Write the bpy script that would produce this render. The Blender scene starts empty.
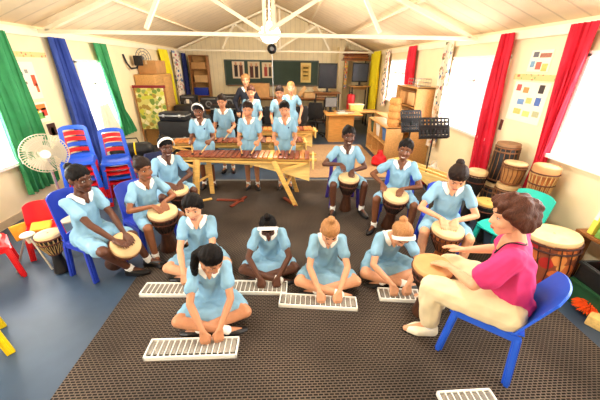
import bpy, bmesh, math, random
import numpy as np
from mathutils import Vector, Matrix, noise
R = math.radians
random.seed(7)
SC = bpy.context.scene
COL = SC.collection

# ------------------------------------------------------------------ camera
F, HC = 290.0, 2.0
Yc = Vector((-14, -135, 290)).normalized()
_x = Vector((1, -.008, 0)); _x.z = -(_x.x*Yc.x + _x.y*Yc.y)/Yc.z
Xc = _x.normalized(); Zc = Xc.cross(Yc)
cam_d = bpy.data.cameras.new('camera'); cam = bpy.data.objects.new('camera', cam_d); COL.objects.link(cam)
cam_d.sensor_width = 36; cam_d.lens = 36*F/600; cam_d.clip_start = .02; cam_d.clip_end = 200
m = Matrix(((Xc.x, -Xc.y, -Xc.z), (Yc.x, -Yc.y, -Yc.z), (Zc.x, -Zc.y, -Zc.z)))
cam.matrix_world = Matrix.Translation((0, 0, HC)) @ m.to_4x4()
SC.camera = cam
def _ray(px, py):
    v = Vector((px-300, py-200, F)); return Vector((Xc.dot(v), Yc.dot(v), Zc.dot(v)))
def at(px, py, z=0.0):
    d = _ray(px, py); return Vector((0, 0, HC)) + d*((z-HC)/d.z)
def atY(px, py, y):
    d = _ray(px, py); return Vector((0, 0, HC)) + d*(y/d.y)
def atX(px, py, x):
    d = _ray(px, py); return Vector((0, 0, HC)) + d*(x/d.x)

# ------------------------------------------------------------------ materials
MATS = {}
def lin(c):
    return tuple((x/12.92 if x <= .04045 else ((x+.055)/1.055)**2.4) for x in (v/255 for v in c))
def M(name, rgb, rough=.6, var=.12, scale=18, bump=0.0, metal=0.0, stretch=(1, 1, 1), spec=.35):
    if name in MATS: return MATS[name]
    mt = bpy.data.materials.new(name); mt.use_nodes = True
    nt = mt.node_tree; N = nt.nodes; L = nt.links; bs = N['Principled BSDF']
    c = lin(rgb)
    tc = N.new('ShaderNodeTexCoord'); mp = N.new('ShaderNodeMapping'); mp.inputs['Scale'].default_value = stretch
    L.new(tc.outputs['Object'], mp.inputs['Vector'])
    nz = N.new('ShaderNodeTexNoise'); nz.inputs['Scale'].default_value = scale; nz.inputs['Detail'].default_value = 4
    L.new(mp.outputs[0], nz.inputs['Vector'])
    rp = N.new('ShaderNodeValToRGB'); e = rp.color_ramp.elements
    e[0].position = .3; e[1].position = .7
    e[0].color = (*[x*(1-var) for x in c], 1); e[1].color = (*[min(1, x*(1+var)) for x in c], 1)
    L.new(nz.outputs['Fac'], rp.inputs['Fac']); L.new(rp.outputs['Color'], bs.inputs['Base Color'])
    bs.inputs['Roughness'].default_value = rough; bs.inputs['Metallic'].default_value = metal
    bs.inputs['Specular IOR Level'].default_value = spec
    if bump:
        bp = N.new('ShaderNodeBump'); bp.inputs['Strength'].default_value = bump; bp.inputs['Distance'].default_value = .01
        L.new(nz.outputs['Fac'], bp.inputs['Height']); L.new(bp.outputs['Normal'], bs.inputs['Normal'])
    MATS[name] = mt; return mt
def wood(name, rgb, dark=.55, scale=6, stretch=(1, 8, 8), rough=.45):
    if name in MATS: return MATS[name]
    mt = M(name, rgb, rough, 1-dark if dark < 1 else .2, scale, 0, 0, stretch)
    return mt
def multi(name, cols, scale=12, rough=.8, base=(245, 238, 220), thr=.35, feat='F1', stretch=(1, 1, 1)):
    """pale ground scattered with coloured motifs"""
    if name in MATS: return MATS[name]
    mt = bpy.data.materials.new(name); mt.use_nodes = True
    nt = mt.node_tree; N = nt.nodes; L = nt.links; bs = N['Principled BSDF']; bs.inputs['Roughness'].default_value = rough
    tc = N.new('ShaderNodeTexCoord'); mp = N.new('ShaderNodeMapping'); mp.inputs['Scale'].default_value = stretch
    vo = N.new('ShaderNodeTexVoronoi'); vo.inputs['Scale'].default_value = scale
    L.new(tc.outputs['Object'], mp.inputs['Vector']); L.new(mp.outputs[0], vo.inputs['Vector'])
    sp = N.new('ShaderNodeSeparateColor'); L.new(vo.outputs['Color'], sp.inputs[0])
    rp = N.new('ShaderNodeValToRGB'); rp.color_ramp.interpolation = 'CONSTANT'
    for i in range(len(cols)-1): rp.color_ramp.elements.new((i+1)/len(cols)*.999)
    for i, c in enumerate(cols):
        el = rp.color_ramp.elements[i]; el.position = i/len(cols); el.color = (*lin(c), 1)
    L.new(sp.outputs[0], rp.inputs['Fac'])
    lt = N.new('ShaderNodeMath'); lt.operation = 'LESS_THAN'; lt.inputs[1].default_value = thr; L.new(vo.outputs['Distance'], lt.inputs[0])
    mx = N.new('ShaderNodeMix'); mx.data_type = 'RGBA'; mx.inputs[6].default_value = (*lin(base), 1)
    L.new(lt.outputs[0], mx.inputs[0]); L.new(rp.outputs['Color'], mx.inputs[7]); L.new(mx.outputs[2], bs.inputs['Base Color'])
    MATS[name] = mt; return mt

# ------------------------------------------------------------------ objects
def tag(o, label=None, cat=None, group=None, kind=None):
    for k, v in (('label', label), ('category', cat), ('group', group), ('kind', kind)):
        if v: o[k] = v
    return o
def empty(name, loc=(0, 0, 0), rz=0.0, label=None, cat=None, group=None):
    o = bpy.data.objects.new(name, None); COL.objects.link(o); o.location = loc; o.rotation_euler = (0, 0, rz)
    o.empty_display_size = .1
    return tag(o, label, cat, group)
def link(name, me, parent=None):
    o = bpy.data.objects.new(name, me); COL.objects.link(o)
    if parent: o.parent = parent
    return o
KIDS = {}
def smooth(me, ang=40):
    me.polygons.foreach_set('use_smooth', [True]*len(me.polygons))
    try: me.set_sharp_from_angle(angle=R(ang))
    except Exception: pass
class B:
    """collects shapes for ONE mesh"""
    def __init__(s): s.bm = bmesh.new(); s.ms = []; s.mi = 0
    def mat(s, m):
        if m not in s.ms: s.ms.append(m)
        s.mi = s.ms.index(m); return s
    def _tag(s, fs):
        for f in fs: f.material_index = s.mi
    def _xf(s, vs, M4):
        for v in vs: v.co = M4 @ v.co
    def box(s, c, size, rot=None, bev=0.0, taper=None):
        g = bmesh.ops.create_cube(s.bm, size=1.0); vs = g['verts']
        for v in vs:
            t = 1.0
            if taper and v.co.z < 0: t = taper
            v.co = Vector((v.co.x*size[0]*t, v.co.y*size[1]*t, v.co.z*size[2]))
        fs = list({f for v in vs for f in v.link_faces}); s._tag(fs)
        M4 = Matrix.Translation(c) @ (rot.to_4x4() if rot else Matrix.Identity(4))
        if bev:
            es = list({e for v in vs for e in v.link_edges})
            r = bmesh.ops.bevel(s.bm, geom=es, offset=bev, segments=2, affect='EDGES', profile=.5)
            vs = list({v for f in r['faces'] for v in f.verts} | {v for v in vs if v.is_valid}); s._tag(r['faces'])
        s._xf(vs, M4); return s
    def bar(s, a, b, w, h=None, up=(0, 0, 1), bev=0.0, taper=None):
        """box from a to b with section w x h"""
        a, b = Vector(a), Vector(b); d = b-a; z = d.normalized(); u = Vector(up)
        if abs(z.dot(u)) > .98: u = Vector((0, 1, 0))
        x = u.cross(z).normalized(); y = z.cross(x)
        rot = Matrix((x, y, z)).transposed()
        return s.box((a+b)/2, (w, h or w, d.length), rot, bev, taper)
    def lathe(s, prof, c=(0, 0, 0), rot=None, n=24, cap=True):
        M4 = Matrix.Translation(c) @ (rot.to_4x4() if rot else Matrix.Identity(4))
        rings = []
        for r, z in prof:
            rings.append([s.bm.verts.new(M4 @ Vector((r*math.cos(2*math.pi*i/n), r*math.sin(2*math.pi*i/n), z))) for i in range(n)])
        fs = []
        for a, b in zip(rings, rings[1:]):
            for i in range(n): fs.append(s.bm.faces.new((a[i], a[(i+1) % n], b[(i+1) % n], b[i])))
        if cap:
            fs.append(s.bm.faces.new(rings[0][::-1])); fs.append(s.bm.faces.new(rings[-1]))
        s._tag(fs); return s
    def tube(s, pts, r, n=8, closed=False):
        pts = [Vector(p) for p in pts]; k = len(pts); rr = r if isinstance(r, (list, tuple)) else [r]*k
        rings = []; px = None
        for i, p in enumerate(pts):
            if closed: d = pts[(i+1) % k]-pts[i-1]
            else: d = pts[min(i+1, k-1)]-pts[max(i-1, 0)]
            d.normalize()
            if px is None:
                u = Vector((0, 0, 1)) if abs(d.z) < .9 else Vector((1, 0, 0)); px = u.cross(d).normalized()
            px = (px - d*px.dot(d)).normalized(); py = d.cross(px)
            rings.append([s.bm.verts.new(p + (px*math.cos(2*math.pi*j/n)+py*math.sin(2*math.pi*j/n))*rr[i]) for j in range(n)])
        fs = []
        prs = list(zip(rings, rings[1:])) + ([(rings[-1], rings[0])] if closed else [])
        for a, b in prs:
            for j in range(n): fs.append(s.bm.faces.new((a[j], a[(j+1) % n], b[(j+1) % n], b[j])))
        if not closed:
            fs.append(s.bm.faces.new(rings[0][::-1])); fs.append(s.bm.faces.new(rings[-1]))
        s._tag(fs); return s
    def cyl(s, a, b, r, r2=None, n=14): return s.tube([a, b], [r, r if r2 is None else r2], n)
    def ball(s, c, r, sub=2, rot=None):
        rr = r if isinstance(r, (tuple, list)) else (r, r, r)
        g = bmesh.ops.create_icosphere(s.bm, subdivisions=sub, radius=1.0)
        M4 = Matrix.Translation(c) @ (rot.to_4x4() if rot else Matrix.Identity(4)) @ Matrix.Diagonal((*rr, 1))
        s._xf(g['verts'], M4); s._tag({f for v in g['verts'] for f in v.link_faces}); return s
    def hull(s, prims):
        vs = []
        for p, r in prims:
            rr = r if isinstance(r, (tuple, list)) else (r, r, r)
            for q in ICO: vs.append(s.bm.verts.new((p[0]+q[0]*rr[0], p[1]+q[1]*rr[1], p[2]+q[2]*rr[2])))
        g = bmesh.ops.convex_hull(s.bm, input=vs)
        bad = [e for e in g['geom_interior'] if isinstance(e, bmesh.types.BMVert)]
        bmesh.ops.delete(s.bm, geom=bad, context='VERTS')
        s._tag({f for v in vs if v.is_valid for f in v.link_faces}); return s
    def prism(s, pts, d):
        """polygon pts (3D, planar) extruded by vector d"""
        d = Vector(d); a = [s.bm.verts.new(p) for p in pts]; b = [s.bm.verts.new(Vector(p)+d) for p in pts]
        fs = [s.bm.faces.new(a[::-1]), s.bm.faces.new(b)]; n = len(a)
        for i in range(n): fs.append(s.bm.faces.new((a[i], a[(i+1) % n], b[(i+1) % n], b[i])))
        s._tag(fs); return s
    def grid(s, fn, nu, nv, thick=.006):
        """sheet fn(u,v)->point, given a real thickness along its normals"""
        P = [[Vector(fn(i/nu, j/nv)) for i in range(nu+1)] for j in range(nv+1)]
        def nrm(i, j):
            a = P[j][min(i+1, nu)]-P[j][max(i-1, 0)]; b = P[min(j+1, nv)][i]-P[max(j-1, 0)][i]
            n = a.cross(b); return n.normalized() if n.length > 1e-9 else Vector((0, 0, 1))
        A = [[s.bm.verts.new(P[j][i]+nrm(i, j)*thick/2) for i in range(nu+1)] for j in range(nv+1)]
        C = [[s.bm.verts.new(P[j][i]-nrm(i, j)*thick/2) for i in range(nu+1)] for j in range(nv+1)]
        fs = []
        for j in range(nv):
            for i in range(nu):
                fs.append(s.bm.faces.new((A[j][i], A[j][i+1], A[j+1][i+1], A[j+1][i])))
                fs.append(s.bm.faces.new((C[j][i], C[j+1][i], C[j+1][i+1], C[j][i+1])))
        for i in range(nu):
            fs.append(s.bm.faces.new((A[0][i], C[0][i], C[0][i+1], A[0][i+1]))); fs.append(s.bm.faces.new((A[nv][i], A[nv][i+1], C[nv][i+1], C[nv][i])))
        for j in range(nv):
            fs.append(s.bm.faces.new((A[j][0], A[j+1][0], C[j+1][0], C[j][0]))); fs.append(s.bm.faces.new((A[j][nu], C[j][nu], C[j+1][nu], A[j+1][nu])))
        s._tag(fs); return s
    def build(s, name, material=None, parent=None, ang=40):
        bmesh.ops.recalc_face_normals(s.bm, faces=s.bm.faces)
        me = bpy.data.meshes.new(name); s.bm.to_mesh(me); s.bm.free()
        if material is not None: me.materials.append(material)
        else:
            for q in s.ms: me.materials.append(q)
        smooth(me, ang)
        return link(name, me, parent)
def _ico(sub):
    b = bmesh.new(); bmesh.ops.create_icosphere(b, subdivisions=sub, radius=1.0); r = [tuple(v.co) for v in b.verts]; b.free(); return r
ICO = _ico(2); ICO3 = _ico(3)
def kids(o): return [c for c in bpy.data.objects if c.parent == o]
def copy_tree(o, parent=None):
    ch = kids(o)
    c = o.copy(); COL.objects.link(c); c.parent = parent
    for k in ch: copy_tree(k, c)
    return c
def recolour(root, old, new):
    """give a copied thing its own colour (its parts get their own material slot)"""
    for c in [root]+[k for k in kids(root)]:
        if c.type == 'MESH':
            for i, sl in enumerate(c.material_slots):
                if sl.material == old:
                    sl.link = 'OBJECT'; sl.material = new
def rot_to(d, up=(0, 0, 1)):
    """rotation whose local z points along d"""
    z = Vector(d).normalized(); u = Vector(up)
    if abs(z.dot(u)) > .98: u = Vector((0, 1, 0))
    x = u.cross(z).normalized(); y = z.cross(x)
    return Matrix((x, y, z)).transposed()
def face_rz(f): return math.atan2(f[1], f[0]) - math.pi/2     # local +Y turned to f

# ------------------------------------------------------------------ soft bodies: unions of hulls, voxel remeshed into one skin
class Blob:
    def __init__(s): s.V = []; s.Fc = []
    def add(s, *prims, hi=False):
        b = bmesh.new(); vs = []
        for pr in prims:
            p, r = Vector(pr[0]), pr[1]; rot = pr[2] if len(pr) > 2 else None
            rr = r if isinstance(r, (tuple, list)) else (r, r, r)
            for q in (ICO3 if hi else ICO):
                v = Vector((q[0]*rr[0], q[1]*rr[1], q[2]*rr[2]))
                if rot is not None: v = rot @ v
                vs.append(b.verts.new(p+v))
        g = bmesh.ops.convex_hull(b, input=vs)
        bad = list({e for e in g['geom_interior']+g['geom_unused'] if isinstance(e, bmesh.types.BMVert)})
        if bad: bmesh.ops.delete(b, geom=bad, context='VERTS')
        bmesh.ops.recalc_face_normals(b, faces=b.faces)
        o = len(s.V); b.verts.index_update()
        s.V += [tuple(v.co) for v in b.verts]; s.Fc += [tuple(o+v.index for v in f.verts) for f in b.faces]; b.free()
    def limb(s, *pr):
        for a, b in zip(pr, pr[1:]): s.add(a, b)
    def build(s, voxel, it=3):
        me = bpy.data.meshes.new('tmp'); me.from_pydata(s.V, [], s.Fc); o = bpy.data.objects.new('tmp', me); COL.objects.link(o)
        r = o.modifiers.new('r', 'REMESH'); r.mode = 'VOXEL'; r.voxel_size = voxel; r.use_smooth_shade = True
        if it:
            q = o.modifiers.new('s', 'SMOOTH'); q.factor = .5; q.iterations = it
        dg = bpy.context.evaluated_depsgraph_get(); out = bpy.data.meshes.new_from_object(o.evaluated_get(dg))
        bpy.data.objects.remove(o); bpy.data.meshes.remove(me)
        out.polygons.foreach_set('use_smooth', [True]*len(out.polygons)); out.materials.clear()
        return out
def get_co(me):
    a = np.empty(len(me.vertices)*3, 'f'); me.vertices.foreach_get('co', a); return a.reshape(-1, 3)
def set_co(me, a): me.vertices.foreach_set('co', np.asarray(a, 'f').ravel()); me.update()
def get_no(me):
    a = np.empty(len(me.vertices)*3, 'f'); me.vertices.foreach_get('normal', a); return a.reshape(-1, 3)
def ripple(me, amp, freq, seed=0):
    c, n = get_co(me), get_no(me); f = np.array(freq); q = c*f+seed
    h = np.sin(q[:, 0]+1.7*np.sin(q[:, 1]*.6+seed)) * np.cos(q[:, 1]*.9+1.3*np.sin(q[:, 2]*.5)) + .6*np.sin(q.sum(1)*1.3+np.sin(q[:, 0]*.7))
    set_co(me, c+n*(amp*h)[:, None])
# ------------------------------------------------------------------ people
from mathutils.bvhtree import BVHTree
SKIN = dict(dark=M('skin dark', (88, 52, 36), .42, .10, 25), deep=M('skin deep', (112, 68, 44), .42, .10, 25), brown=M('skin brown', (140, 88, 58), .45, .08, 25),
            tan=M('skin tan', (190, 132, 96), .45, .06, 25), fair=M('skin fair', (214, 156, 120), .45, .06, 25))
HAIR = dict(black=M('hair black', (15, 11, 10), .55, .4, 60, .4, 0, (3, 3, .6), .12), dbrown=M('hair dark brown', (34, 21, 16), .55, .35, 60, .4, 0, (3, 3, .6), .15),
            brown=M('hair brown', (74, 40, 26), .55, .4, 45, .5, 0, (3, 3, .6), .2), sandy=M('hair sandy', (164, 116, 72), .5, .3, 60, .4, 0, (3, 3, .6), .2))
EYEW = M('eye white', (235, 230, 225), .3, .02); IRIS = M('eye iris', (28, 18, 14), .2, .05); LIP = M('lips', (168, 84, 74), .5, .08); LIPD = M('lips dark', (110, 52, 46), .5, .08)
TEETH = M('teeth', (245, 240, 228), .3, .02); BROW = M('eyebrow', (34, 24, 20), .8, .1)
DRESS = M('dress blue cotton', (134, 176, 202), .85, .10, 9, .25, spec=.15)
WHITE = M('white cotton', (246, 243, 236), .8, .04, 30, .1); BLACKL = M('black leather', (26, 24, 25), .35, .2, 20); MAGENTA = M('magenta jersey', (206, 50, 110), .8, .10, 9, .3)
CREAMT = M('cream cotton twill', (226, 208, 168), .85, .06, 12, .3); DARKJ = M('dark jacket wool', (34, 36, 48), .8, .2, 20, .2); NAVYB = M('navy badge', (30, 40, 90), .6, .1)
CORD = M('black cord', (20, 20, 22), .6, .1)

def ik(a, c, l1, l2, hint):
    a, c = Vector(a), Vector(c); d = c-a; L = d.length
    if L > (l1+l2)*.995: d *= (l1+l2)*.995/L; c = a+d; L = d.length
    x = (l1*l1-l2*l2+L*L)/(2*L); h = math.sqrt(max(0, l1*l1-x*x)); u = d/L
    hv = Vector(hint); hv = (hv-u*hv.dot(u)).normalized()
    return a+u*x+hv*h, c

def hand(bl, W, Fd, N, side, k, curl, thumb_in=.4):
    """palm, four unequal fingers with two bends, and a thumb leaving the side of the palm near its base"""
    W = Vector(W); Fd = Vector(Fd).normalized(); N = Vector(N); N = (N-Fd*N.dot(Fd)).normalized(); Lt = Fd.cross(N)*side   # Lt: towards the thumb
    q = lambda f, l, n=0: W+(Fd*f+Lt*l+N*n)*k
    bl.add((q(.004, .016), .0155*k), (q(.004, -.016), .0155*k), (q(.078, .030), .0115*k), (q(.074, -.032), .0105*k))
    for l, ln, r in ((.030, .066, .0082), (.0095, .075, .0086), (-.0115, .070, .0082), (-.0315, .054, .0074)):
        p = q(.077-abs(l-.01)*.12, l); d = Fd.copy(); pts = [(p, r*k)]
        ax = Lt if side > 0 else Lt
        for j, (seg, cu) in enumerate(((.45, curl), (.32, curl*1.1), (.23, curl*.8))):
            a = R(cu); n2 = (N-d*N.dot(d)); n2 = n2.normalized() if n2.length > 1e-5 else -Fd
            # bend d towards the palm side
            perp = d.cross(Fd.cross(N)).normalized()
            if perp.dot(N) < 0 and j == 0: perp = -perp
            if j > 0 and perp.dot(lastperp) < 0: perp = -perp
            lastperp = perp
            d = (d*math.cos(a)+perp*math.sin(a)).normalized(); p = p+d*ln*seg*k; pts.append((p, r*k*(1-.09*(j+1))))
        bl.limb(*pts)
    t0 = q(.018, .022); t1 = q(.045, .046, .008); t2 = q(.074, .052-.02*thumb_in, .012+.02*thumb_in); t3 = q(.094, .048-.03*thumb_in, .014+.03*thumb_in)
    bl.limb((t0, .0135*k), (t1, .0105*k), (t2, .009*k), (t3, .0075*k))

def person(label, pos, face, *a, **k):
    return _person(label, pos, face, *a, **k)
def _person(label, pos, face, S=1.0, kind='stand', hz=None, lean=5, pitch=10, yaw=0, tilt=0, wr=None, hd=None, pn=None, curl=22, eh=None, knees=None, ankles=None, fdir=None,
           skin='tan', hair='dbrown', style='bun', band=False, smile=False, outfit='dress', vox=.006, girth=1.0, group=None, badge=False, adult=False, roll=0):
    root = empty('person', (pos[0], pos[1], 0), face_rz(face), label, 'person', group)
    if hz is None: hz = {'stand': .80, 'cross': .105, 'chair': .46}[kind]
    G = girth
    P = Vector((0, 0, hz)); RL = Matrix.Rotation(R(-lean), 3, 'X') @ Matrix.Rotation(R(roll), 3, 'Y')
    T = lambda x, y, z: P + RL @ Vector((x, y, z))
    RH = Matrix.Rotation(R(yaw), 3, 'Z') @ Matrix.Rotation(R(tilt), 3, 'Y') @ Matrix.Rotation(R(-pitch), 3, 'X')
    NT = T(0, .012, .462); HCn = NT + RH @ Vector((0, .024, .094))
    HS = 1.0 if adult else 1.02
    Hh = lambda x, y, z: HCn + RH @ Vector((x*HS, y*HS, z*HS))
    sc = lambda p: Vector(p)*S
    def pr(p, r, rot=None):
        rr = tuple(v*S for v in r) if isinstance(r, (tuple, list)) else r*S
        return (sc(p), rr, rot) if rot is not None else (sc(p), rr)
    # --- joints
    LEG = {}
    for s in (1, -1):
        hip = Vector((.082*s*G, .01, hz-.015))
        if kind == 'stand': kn, an = Vector((.078*s, .02, .43)), Vector((.082*s, -.005, .075)); fd = Vector((.2*s, 1, 0))
        elif kind == 'cross': kn, an = Vector((.262*s, .285, .130)), Vector((-.10*s, .345+.026*s, .056)); fd = Vector((-1, -.12, -.02)) if s > 0 else Vector((1, -.12, -.02))
        else: kn, an = Vector((.19*s, .345, hz-.02)), Vector((.17*s, .37, .075)); fd = Vector((.3*s, 1, 0))
        if knees: kn = Vector(knees[0 if s < 0 else 1])
        if ankles: an = Vector(ankles[0 if s < 0 else 1])
        if fdir: fd = Vector(fdir[0 if s < 0 else 1])
        LEG[s] = (hip, kn, an, fd.normalized())
    ARM = {}
    la, lf = .262, .232
    for i, s in ((0, -1), (1, 1)):
        sh = T(.122*s*(1+(G-1)*.8), 0, .368)
        w = Vector(wr[i]) if wr else Vector((.2*s, .05, hz))
        hint = Vector(eh[i]) if eh else Vector((s*.9, -.5, -.4))
        el, w = ik(sh, w, la, lf, hint)
        hdir = Vector(hd[i]) if hd else (w-el).normalized(); n = Vector(pn[i]) if pn else Vector((0, 0, -1))
        ARM[s] = (sh, el, w, hdir, n)
    # --- body: one skin
    bl = Blob()
    bl.add(pr(LEG[1][0], .082*G), pr(LEG[-1][0], .082*G), pr(T(0, 0, .10), (.098*G, .074*G, .06), RL))
    bl.add(pr(T(0, 0, .10), (.098*G, .074*G, .06), RL), pr(T(0, .004, .27), (.112*G, .076*G, .07), RL))
    bl.add(pr(T(0, .004, .27), (.112*G, .076*G, .07), RL), pr(T(.106*G, 0, .360), .040*G), pr(T(-.106*G, 0, .360), .040*G), pr(T(0, 0, .40), (.05, .048, .03), RL))
    bl.add(pr(T(0, .002, .40), (.050, .046, .02), RL), pr(T(0, .084, .338), .010), pr(T(0, .03, .40), .045))       # throat and V of the neckline
    bl.add(pr(T(0, 0, .40), .045*(1+(G-1)*.5)), pr(Hh(0, -.02, -.06), .041*(1+(G-1)*.5)))
    for s in (1, -1):
        hip, kn, an, fd = LEG[s]
        d = (kn-hip).normalized()
        bl.limb(pr(hip, .080*G), pr(hip+d*.12, .073*G), pr(kn, .049*(1+(G-1)*.4)))
        e = (an-kn); ca = kn+e*.30 + Vector((0, -.012, 0) if kind != 'cross' else (0, 0, -.004))
        bl.limb(pr(kn, .047), pr(ca, .046*(1+(G-1)*.4)), pr(an, .029))
        up = Vector((0, 0, 1))
        bl.add(pr(an-fd*.03-up*.035, .027), pr(an, .028), pr(an+fd*.10-up*.045, .026), pr(an+fd*.145-up*.048, .02))
        sh, el, w, hdir, n = ARM[s]
        bl.limb(pr(sh, .040*G), pr(sh.lerp(el, .45), .036*G), pr(el, .030*(1+(G-1)*.5)), pr(el.lerp(w, .3), .031*(1+(G-1)*.5)), pr(w, .0205))
        hand(bl, sc(w), hdir, n, s, S*.92, curl if not isinstance(curl, (tuple, list)) else curl[0 if s < 0 else 1])
    # head
    hp = lambda x, y, z, r: (sc(Hh(x, y, z)), tuple(v*S*HS for v in r) if isinstance(r, (tuple, list)) else r*S*HS, RH)
    bl.add(hp(0, -.010, .032, (.074, .090, .082)), hi=True)
    bl.add(hp(0, .018, -.005, (.066, .066, .07)), hp(.040, .018, -.058, .018), hp(-.040, .018, -.058, .018), hp(.014, .062, -.083, .017), hp(-.014, .062, -.083, .017), hp(0, .07, -.045, .022), hi=True)
    bl.add(hp(.036, .052, -.022, .027), hp(-.036, .052, -.022, .027), hp(0, .062, -.01, .028))       # cheeks
    bl.add(hp(0, .079, .018, .007), hp(0, .098, -.018, .009), hp(.011, .088, -.022, .0075), hp(-.011, .088, -.022, .0075))   # nose
    bl.add(hp(.02, .070, .040, .012), hp(.044, .056, .036, .012)); bl.add(hp(-.02, .070, .040, .012), hp(-.044, .056, .036, .012))
    for s in (1, -1): bl.add(hp(.074*s, -.008, -.002, (.008, .017, .028)), hp(.080*s, -.018, .008, (.006, .012, .018)))
    me = bl.build(vox, 2)
    co = get_co(me)
    for s in (1, -1):                                               # eye sockets
        c = np.array(sc(Hh(.030*s, .082, .015))); dd = np.linalg.norm(co-c, axis=1)/(.022*S); k = np.clip(1-dd, 0, 1)
        co = co - np.array(RH @ Vector((0, 1, 0)))*(k*.014*S)[:, None]
    set_co(me, co)
    b = B(); b.bm.from_mesh(me); bpy.data.meshes.remove(me)
    sk = SKIN[skin]; b.mat(sk)
    hs = lambda x, y, z: sc(Hh(x, y, z))
    for s in (1, -1):
        b.mat(EYEW).ball(hs(.030*s, .0645, .014), (.0138*S, .0100*S, .0078*S), 2, RH)
        b.mat(IRIS).ball(hs(.030*s, .0715, .0125), (.0072*S, .0046*S, .0070*S), 2, RH)
        b.mat(sk).tube([hs((.030+dx)*s, .0715-abs(dx)*.28-.002, .0225-abs(dx)*.30) for dx in (-.016, -.008, 0, .008, .016)], [.002*S, .0036*S, .0042*S, .0036*S, .002*S], 6)
        b.mat(IRIS).tube([hs((.030+dx)*s, .0745-abs(dx)*.30-.002, .0193-abs(dx)*.22) for dx in (-.016, -.008, 0, .008, .016)], .0014*S, 5)
        b.mat(BROW).tube([hs((.014+t*.034)*s, .0815-t*t*.022, .0415+.006*math.sin(t*2.2+.5)) for t in (0, .33, .66, 1)], [.0022*S, .003*S, .0028*S, .0015*S], 6)
    lm = LIPD if skin in ('dark', 'deep') else LIP
    if smile:
        b.mat(lm).tube([hs(x, .0905-x*x*12, -.050+x*x*10) for x in (-.027, -.018, -.009, 0, .009, .018, .027)], [.002*S, .0035*S, .004*S, .0035*S, .004*S, .0035*S, .002*S], 8)
        b.mat(TEETH).tube([hs(x, .0905-x*x*12, -.0555+x*x*11) for x in (-.021, -.012, 0, .012, .021)], [.002*S, .0046*S, .005*S, .0046*S, .002*S], 8)
        b.mat(lm).tube([hs(x, .0895-x*x*12, -.0625+x*x*16) for x in (-.024, -.015, 0, .015, .024)], [.002*S, .0038*S, .0048*S, .0038*S, .002*S], 8)
    else:
        b.mat(lm).tube([hs(x, .0925-x*x*14, -.0515+abs(x)*.06) for x in (-.021, -.013, -.005, 0, .005, .013, .021)], [.0015*S, .0034*S, .0046*S, .0040*S, .0046*S, .0034*S, .0015*S], 8)
        b.mat(lm).tube([hs(x, .0915-x*x*14, -.0590+abs(x)*.12) for x in (-.019, -.010, 0, .010, .019)], [.0015*S, .0044*S, .0054*S, .0044*S, .0015*S], 8)
    body = b.build('body', None, root, 180)
    # --- clothes
    def torso_cloth(bl, e, zlo=.0, sleeve=.55, flare=.006, top=.372):
        bl.add(pr(T(0, 0, .10), (.106*G+e, .084*G+e, .06), RL), pr(T(0, .004, .27), (.114*G+e, .080*G+e, .07), RL))
        bl.add(pr(T(0, .004, .27), (.114*G+e, .076*G+e, .07), RL), pr(T(.106*G, 0, .360), .040*G+e), pr(T(-.106*G, 0, .360), .040*G+e), pr(T(0, 0, top+.008), (.068, .054, .024), RL))
        if adult:
            for s in (1, -1): bl.add(pr(T(.06*s, .07, .25), (.062, .055, .06), RL), pr(T(.055*s, .02, .20), (.07, .07, .06), RL))
            bl.add(pr(T(0, .04, .08), (.115, .10, .08), RL), pr(T(0, .02, .2), (.11, .085, .06), RL))
        for s in (1, -1):
            sh, el, w, hdir, n = ARM[s]
            bl.limb(pr(sh, .041*G+e), pr(sh.lerp(el, sleeve*.6), .038*G+e+flare*.5), pr(sh.lerp(el, sleeve), .037*G+e+flare))
    e = .011
    if outfit == 'dress':
        bl = Blob(); torso_cloth(bl, e)
        hipR, hipL = LEG[1][0], LEG[-1][0]
        bl.add(pr(hipR, .086*G+e), pr(hipL, .086*G+e), pr(T(0, 0, .11), (.098*G+e, .074*G+e, .05), RL))
        if kind == 'stand':
            for a, bb in (((.0, .30), (.0, .17)), ):
                bl.add(pr(hipR, .086*G+e), pr(hipL, .086*G+e), pr((.105, .02, .47), (.055, .075, .02)), pr((-.105, .02, .47), (.055, .075, .02)), pr((0, -.06, .47), (.08, .05, .02)))
        else:
            fr = .80 if kind == 'chair' else .72
            q = {s: LEG[s][0].lerp(LEG[s][1], fr) for s in (1, -1)}
            h2 = {s: LEG[s][0].lerp(LEG[s][1], .5) for s in (1, -1)}
            for s in (1, -1): bl.limb(pr(LEG[s][0], .084*G+e), pr(h2[s], .070*G+e), pr(q[s], .064*G+e))
            lap = .55 if kind == 'chair' else .80
            u = {s: LEG[s][0].lerp(LEG[s][1], lap) for s in (1, -1)}
            if kind == 'chair': bl.add(pr(hipR, .07*G), pr(hipL, .07*G), pr(u[1], .055*G+e), pr(u[-1], .055*G+e))
            else: bl.add(pr(hipR+Vector((0, 0, -.02)), .05), pr(hipL+Vector((0, 0, -.02)), .05), pr(u[1]+Vector((0, 0, -.01)), .045), pr(u[-1]+Vector((0, 0, -.01)), .045), pr((.07, .27, .085), .03), pr((-.07, .27, .085), .03))
        dm = bl.build(vox*1.15, 3); ripple(dm, .0056*S, (46/S, 46/S, 18/S), pos[0]*7+pos[1]*3)
        dm.materials.append(DRESS); dress = link('dress', dm, root)
        tops = dress
    elif outfit == 'teacher':
        bl = Blob(); torso_cloth(bl, .014, sleeve=.62, flare=.02)
        bl.add(pr(T(0, .01, .06), (.118*G+.014, .092*G+.014, .055), RL), pr(T(0, 0, .12), (.105*G+.016, .080*G+.016, .06), RL))
        bl.add(pr(T(0, .01, .04), (.124*G+.014, .098*G+.016, .05), RL), pr(T(0, 0, .0), (.122*G+.014, .094*G+.016, .035), RL))
        tm = bl.build(vox*1.1, 3); ripple(tm, .0048*S, (30, 30, 24), 2); tm.materials.append(MAGENTA); tops = link('tee_shirt', tm, root)
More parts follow.
